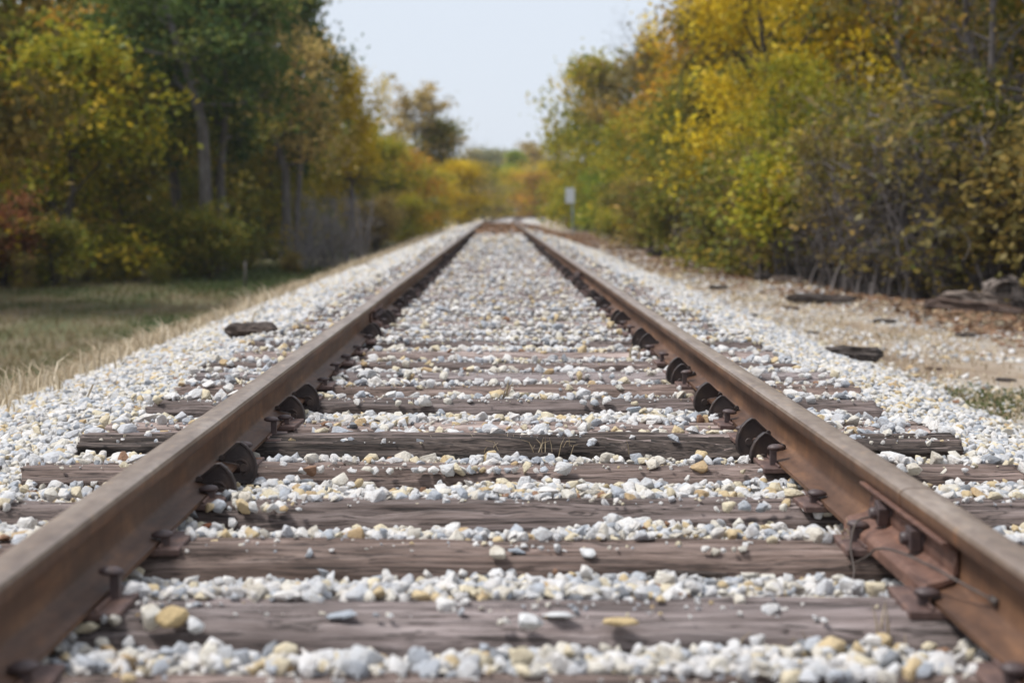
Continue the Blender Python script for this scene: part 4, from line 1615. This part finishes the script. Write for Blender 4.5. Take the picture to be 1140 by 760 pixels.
T('broadleaf_tree', 'low', 425, 76, 4.7, 'yellowgreen', BARK_GREY, 'yellow green low tree right of the leafless grey shrubs', wide=1.1)
T('broadleaf_tree', 'low_b', 452, 84, 4.5, 'orange', BARK_GREY, 'orange brown low tree in front of the tall two crowned tree', wide=1.1, rot=1.0)
T('two_crowned_tree', 'twolobe', 472, 102, 8.2, 'tan', BARK_GREY, 'tall far tree with a loose crown standing clear against the sky at left', rot=0)
T('broadleaf_tree', 'low', 490, 104, 6.9, 'olive', BARK_GREY, 'dense rounded olive tree under the loose crowned far tree', wide=.92)
T('broadleaf_tree', 'low_b', 512, 98, 3.9, 'gold', BARK_GREY, 'golden low tree at the left of the far bend', wide=1.1)
T('broadleaf_tree', 'low', 400, 70, 3.6, 'olive', BARK_GREY, 'low olive tree behind the leafless grey shrubs', wide=1.2)
T('broadleaf_tree', 'low_b', 478, 92, 3.6, 'yellowgreen', BARK_GREY, 'yellow green low tree left of the golden low tree at the bend', wide=1.2)
T('shrub', 'bush', 420, 66, 2.4, 'tan', BARK_GREY, 'tan leaved shrub by the left ballast below the yellow orange tree', 'shrub')
T('shrub', 'bush_b', 452, 74, 2.4, 'yellowgreen', BARK_GREY, 'yellow green shrub at the foot of the left far trees', 'shrub')
T('bare_shrub', 'bareshrub', 514, 100, 3.0, 'brown', TWIG, 'leafless grey shrub beside the far bend', 'shrub')
for px, Y, H, pal in ((170, 60, 12.5, 'olive'), (215, 64, 13.5, 'deepgreen'), (225, 60, 12.5, 'olive'), (250, 72, 11.5, 'olive'), (130, 62, 11.0, 'deepgreen')):
    T('woodland_tree', 'round_c', px, Y, H, pal, BARK_DARK, 'leafy tree deep in the wood behind the front trees left of the track', group='woodland trees behind the left front trees')
T('ivy_tree', 'tall', 246, 44, 10.6, 'deepgreen', BARK_GREY, 'dense dark green column of foliage just right of the pale oak trunk', wide=.75, rot=.5)
# --- the far bend
far_l = [('low', 524, 140, 4.6, 'tan', 'tan golden low tree straight ahead where the track bends'),
         ('low_b', 548, 158, 4.5, 'yellowgreen', 'yellow green low tree right of the golden one at the bend'),
         ('round', 538, 215, 8.4, 'greygreen', 'grey green far tree above the golden tree at the bend'),
         ('baretree', 530, 225, 9.8, 'brown', 'leafless grey tree far off above the bend'),
         ('low', 572, 185, 4.8, 'gold', 'golden low tree close above the end of the visible track'),
         ('tall', 576, 196, 7.6, 'green', 'green narrow tree far off above the end of the track'),
         ('round_c', 598, 225, 8.8, 'tan', 'tan brown far tree behind the right edge of the bend'),
         ('low_b', 592, 168, 4.4, 'orange', 'orange low tree at the right edge of the far bend'),
         ('round_b', 562, 250, 9.2, 'greygreen', 'grey green tree farthest off over the middle of the track'),
         ('low', 614, 180, 5.6, 'gold', 'golden tree half hidden behind the green tree by the sign')]
for key, px, Y, H, pal, lab in far_l:
    T('distant_tree', key, px, Y, H * 1.12, pal, BARK_GREY, lab, wide=1.25)
# --- right of the track
T('broadleaf_tree', 'low', 664, 86, 8.8, 'yellowgreen', BARK_GREY, 'broad yellow green tree beside the sign', wide=.78)
T('broadleaf_tree', 'low_b', 632, 95, 5.6, 'yellowgreen', BARK_GREY, 'yellow green low tree leaning over the right ballast behind the sign', wide=.72)
T('broadleaf_tree', 'low', 690, 82, 5.0, 'green', BARK_GREY, 'bright green low tree right of the sign under the broad tree', wide=.8, rot=2.0)
T('bare_tree', 'baretree', 716, 90, 12.4, 'brown', TWIG, 'tall leafless grey tree against the sky between green and orange trees')
T('broadleaf_tree', 'round', 744, 74, 7.6, 'orange', BARK_GREY, 'orange tree right of the broad green tree', wide=.75)
T('broadleaf_tree', 'round_c', 790, 60, 8.8, 'gold', BARK_DARK, 'tall golden brown tree left of the big golden tree', wide=.85)
T('broadleaf_tree', 'low', 735, 52, 4.2, 'yellowgreen', BARK_DARK, 'low yellow green tree in front of the tall golden brown tree', wide=.85)
T('golden_tree', 'gold', 862, 33, 8.4, 'gold', BARK_DARK, 'big golden yellow tree leaning toward the track', wide=.82)
T('golden_tree', 'gold', 950, 36, 8.4, 'gold', BARK_DARK, 'second golden yellow tree right of the big golden tree', rot=2.2, wide=.8)
T('broadleaf_tree', 'gold', 900, 30, 3.9, 'yellowgreen', BARK_DARK, 'low yellow green tree below the second golden tree', rot=1.2, wide=1.2)
T('vine_tree', 'vinetree', 1010, 26, 7.4, 'olive', TWIG, 'tangled grey twigged tree with sparse olive leaves', wide=.75)
T('vine_tree', 'vinetree', 1085, 24, 7.6, 'brown', TWIG, 'tangled grey twigged tree at the upper right with bare branches', rot=2.0, wide=.85)
T('vine_tree', 'vinetree', 1180, 22, 7.0, 'brown', TWIG, 'twiggy tree cut by the right edge of the picture', rot=4.0)
T('bare_tree', 'baretree', 1100, 23, 7.0, 'brown', TWIG, 'bare grey branched tree among the vines at upper right', rot=.6, wide=.9)
T('broadleaf_tree', 'gold', 1090, 22.5, 3.2, 'olive', BARK_DARK, 'low leafy olive tree above the log heap', rot=1.0, wide=1.3)
T('broadleaf_tree', 'low_b', 800, 42, 4.6, 'olive', BARK_DARK, 'low olive tree under the big golden tree')
for px, Y, H, pal in ((648, 88, 3.0, 'yellowgreen'), (668, 84, 3.2, 'green'), (690, 78, 2.6, 'olive'), (710, 70, 2.6, 'yellowgreen'), (655, 96, 4.2, 'gold')):
    T('shrub', 'bush', px, Y, H, pal, BARK_GREY, 'leafy shrub at the foot of the trees beside the sign', 'shrub', 'shrubs beside the sign')
for px, Y, H in ((770, 37, 1.3), (800, 33, 1.7), (825, 31, 1.2), (850, 29, 1.7), (880, 26.5, 1.9), (900, 25.6, 1.3), (920, 24.8, 1.9), (950, 23.7, 2.3), (972, 23.2, 2.0), (995, 22.9, 2.6), (1030, 22.3, 2.7), (1052, 22, 2.0), (1075, 21.9, 2.6), (1110, 21.6, 2.8), (1140, 21.4, 2.2)):
    T('bare_shrub', 'bareshrub', px, Y, H, 'brown', TWIG, 'leafless twiggy shrub at the foot of the right brush row', 'shrub', 'leafless shrubs at the foot of the right brush row', wide=1.3)
o = T('dead_branch', 'baretree', 925, 24.2, 1.9, 'brown', TWIG, 'long dead grey branch slanting up out of the right brush', 'branch', rot=0, wide=.6)
o.rotation_euler = (0, .95, 0)
rs = random.Random(77)
shr = [(690, 62, 2.2, 'bush', 'olive'), (722, 48, 2.3, 'bush_b', 'brown'), (760, 41, 2.4, 'bush', 'olive'), (790, 36, 2.4, 'thicket', 'brown'), (815, 33, 2.6, 'bush_b', 'olive'),
       (845, 30, 2.6, 'bush_b', 'olive'), (875, 28, 2.4, 'bush', 'brown'), (905, 26, 2.6, 'bush', 'yellowgreen'), (940, 24.5, 2.5, 'thicket', 'brown'), (975, 23.5, 2.6, 'thicket', 'brown'),
       (1010, 23, 2.4, 'thicket', 'brown'), (1045, 22.5, 2.7, 'thicket', 'olive'), (1085, 22, 2.3, 'thicket', 'brown'), (1125, 21.5, 2.6, 'thicket', 'brown'), (1170, 21, 2.6, 'bush', 'brown'),
       (1215, 19, 2.6, 'thicket', 'brown')]
for i, (px, Y, H, key, pal) in enumerate(shr):
    nm, adj = ('thicket', 'twiggy brown') if key == 'thicket' else ('shrub', 'leafy dark')
    T(nm, key, px, Y, H, pal, TWIG if key == 'thicket' else BARK_DARK, adj + ' shrub in the brush row right of the track', 'shrub', adj + ' shrubs of the right brush row')
# --- woods behind the front rows
kinds = ['round', 'round_b', 'round_c', 'tall', 'open', 'low', 'low_b']
pal_l = ['olive', 'deepgreen', 'yellowgreen', 'orange', 'brown', 'olive']
for i in range(30):
    t = (i + rs.random()) / 30
    Y = 46 + 60 * t
    X = -9.5 - rs.uniform(1, 12) - 4 * (1 - t)
    grow('woodland_tree', rs.choice(kinds[:4]), X, Y, rs.uniform(6.5, 9.5), rs.choice(pal_l), BARK_DARK,
         'leafy tree deep in the wood behind the front trees left of the track', 'tree', 'woodland trees behind the left front trees')
for i in range(14):
    X, Y = ((-13, 27), (-15.5, 31), (-18, 25), (-16, 36), (-20, 33), (-13.5, 40), (-23, 29), (-19, 40), (-25, 37), (-22, 22), (-27, 24), (-24, 44), (-17, 29), (-29, 31))[i]
    grow('woodland_tree', ('round', 'low', 'round_b')[i % 3], X, Y, rs.uniform(5.5, 9), rs.choice(pal_l), BARK_DARK,
         'leafy tree deep in the wood behind the front trees left of the track', 'tree', 'woodland trees behind the left front trees')
for i in range(14):
    grow('undergrowth_shrub', rs.choice(['bush', 'bush_b', 'low']), -9.5 - rs.uniform(0, 9) - .1 * i, 44 + 1.8 * i + rs.uniform(0, 3), rs.uniform(1.8, 3.2), rs.choice(['olive', 'brown', 'deepgreen', 'orange']), BARK_DARK,
         'dark shrub in the undergrowth beneath the left wood', 'shrub', 'undergrowth shrubs beneath the left wood')
for i in range(40):
    t = (i + rs.random()) / 40
    Y = 24 + 75 * t
    X = np.interp(Y, [20, 40, 80, 120], [9.5, 7.6, 7.0, 9.5]) + rs.uniform(0, 7)
    grow('woodland_tree', rs.choice(kinds), X, Y, rs.uniform(5.5, 9.5), rs.choice(['olive', 'yellowgreen', 'gold', 'brown', 'olive', 'orange']), BARK_DARK,
         'leafy tree deep in the wood behind the front trees right of the track', 'tree', 'woodland trees behind the right front trees')
for i in range(16):
    Y = 110 + i * 10
    grow('woodland_tree', rs.choice(kinds), cline(Y) + 8 + rs.uniform(0, 10), Y, rs.uniform(5, 8), rs.choice(['olive', 'tan', 'orange']), BARK_GREY,
         'far tree beyond the sign on the right of the bend', 'tree', 'far trees right of the bend')

def deep_wood(name, line, depth, h0, h1, n, size, pal, label, seed):
    """the unresolved wood behind the trees one can tell apart"""
    rng = np.random.default_rng(seed)
    P = np.array(line, float)
    seg = np.hypot(*(P[1:] - P[:-1]).T)
    cum = np.concatenate([[0], np.cumsum(seg)])
    t = rng.uniform(0, cum[-1], n)
    X = np.interp(t, cum, P[:, 0])
    Y = np.interp(t, cum, P[:, 1])
    X = X + rng.normal(0, depth, n)
    Y = Y + rng.normal(0, depth, n)
    top = h0 + (h1 - h0) * (n2d(X * .22 + 5, Y * .22 + 2) * .7 + n2d(X * .7, Y * .7) * .3)
    z = rng.uniform(0, 1, n) ** .8 * top
    C = np.stack([X, Y, z - 1.1], 1)
    hue = np.clip(n2d(X * .3 + 20, Y * .3) * .9 + rng.normal(0, .15, n), 0, 1)
    tag(link(name, leaf_mesh(name, C, size, rng, LEAF[pal], hue, up=.4)), label, 'woods', kind='stuff')


deep_wood('woods', [(-34, 18), (-28, 40), (-20, 55), (-15, 90), (-14, 130), (-12, 180)], 2.2, 7.5, 11, 42000, .5, 'olive', 'dense unbroken wood deep behind the trees left of the track', 71)
deep_wood('woods', [(20, 18), (17, 35), (15, 60), (14, 95), (20, 140), (30, 190)], 2.2, 7, 10, 42000, .5, 'olive', 'dense unbroken wood deep behind the trees right of the track', 72)
deep_wood('woods', [(-30, 240), (-5, 265), (15, 275), (50, 280)], 5, 8.5, 11.5, 30000, .8, 'greygreen', 'far grey green wood closing the view beyond the bend', 73)

hm = bpy.data.materials.new('air')
hm.use_nodes = True
hn = hm.node_tree
hn.nodes.clear()
ho = hn.nodes.new('ShaderNodeOutputMaterial')
pv = hn.nodes.new('ShaderNodeVolumePrincipled')
pv.inputs['Color'].default_value = (.86, .92, 1, 1)
pv.inputs['Density'].default_value = .0003
pv.inputs['Anisotropy'].default_value = .0
hn.links.new(pv.outputs[0], ho.inputs['Volume'])
hb = MB()
hb.box(-420, 420, -30, 820, -3.2, 17)
tag(link('haze', hb.mesh('haze', [hm])), 'faint pale autumn haze in the air', 'haze', kind='stuff')

# ------------------------------------------------------------------ light, sky, camera
w = bpy.data.worlds.new('World')
S.world = w
w.use_nodes = True
nt = w.node_tree
bg = nt.nodes['Background']
sky = nt.nodes.new('ShaderNodeTexSky')
sky.sky_type = 'NISHITA'
sky.sun_disc = False
SUN_EL, SUN_AZ = math.radians(60), math.radians(-105)
sky.sun_elevation = SUN_EL
sky.sun_rotation = SUN_AZ
sky.air_density = 1.0
sky.dust_density = 3.0
sky.ozone_density = 1.0
ov = mixc(nt, .82, sky.outputs[0], (7.55, 8.15, 9.1))
nt.links.new(ov, bg.inputs['Color'])
bg.inputs['Strength'].default_value = .064

sl = bpy.data.lights.new('sun', 'SUN')
sl.energy = 2.3
sl.angle = math.radians(13)
sl.color = (1, .985, .965)
so = bpy.data.objects.new('sun', sl)
COL.objects.link(so)
d = Vector((math.sin(SUN_AZ) * math.cos(SUN_EL), math.cos(SUN_AZ) * math.cos(SUN_EL), math.sin(SUN_EL)))
so.rotation_euler = (-d).to_track_quat('-Z', 'Y').to_euler()
so.location = (0, 0, 30)

cam = bpy.data.cameras.new('camera')
co = bpy.data.objects.new('camera', cam)
COL.objects.link(co)
co.location = (CAMX, 0, CAMZ)
co.rotation_euler = (PI / 2, 0, 0)
cam.sensor_width = 36
cam.lens = F / 1140 * 36
cam.shift_x = (570 - VX) / 1140
cam.shift_y = -(380 - VY) / 1140
cam.clip_start = .05
cam.clip_end = 2000
cam.dof.use_dof = True
cam.dof.focus_distance = 4.7
cam.dof.aperture_fstop = 3.3
S.camera = co

S.view_settings.view_transform = 'Standard'
S.view_settings.look = 'None'
S.view_settings.gamma = 1
S.view_settings.exposure = 0.82
S.cycles.use_denoising = True
S.cycles.volume_bounces = 1
S.cycles.max_bounces = 6
S.cycles.diffuse_bounces = 3
S.cycles.glossy_bounces = 2
S.cycles.transmission_bounces = 3
S.cycles.transparent_max_bounces = 4
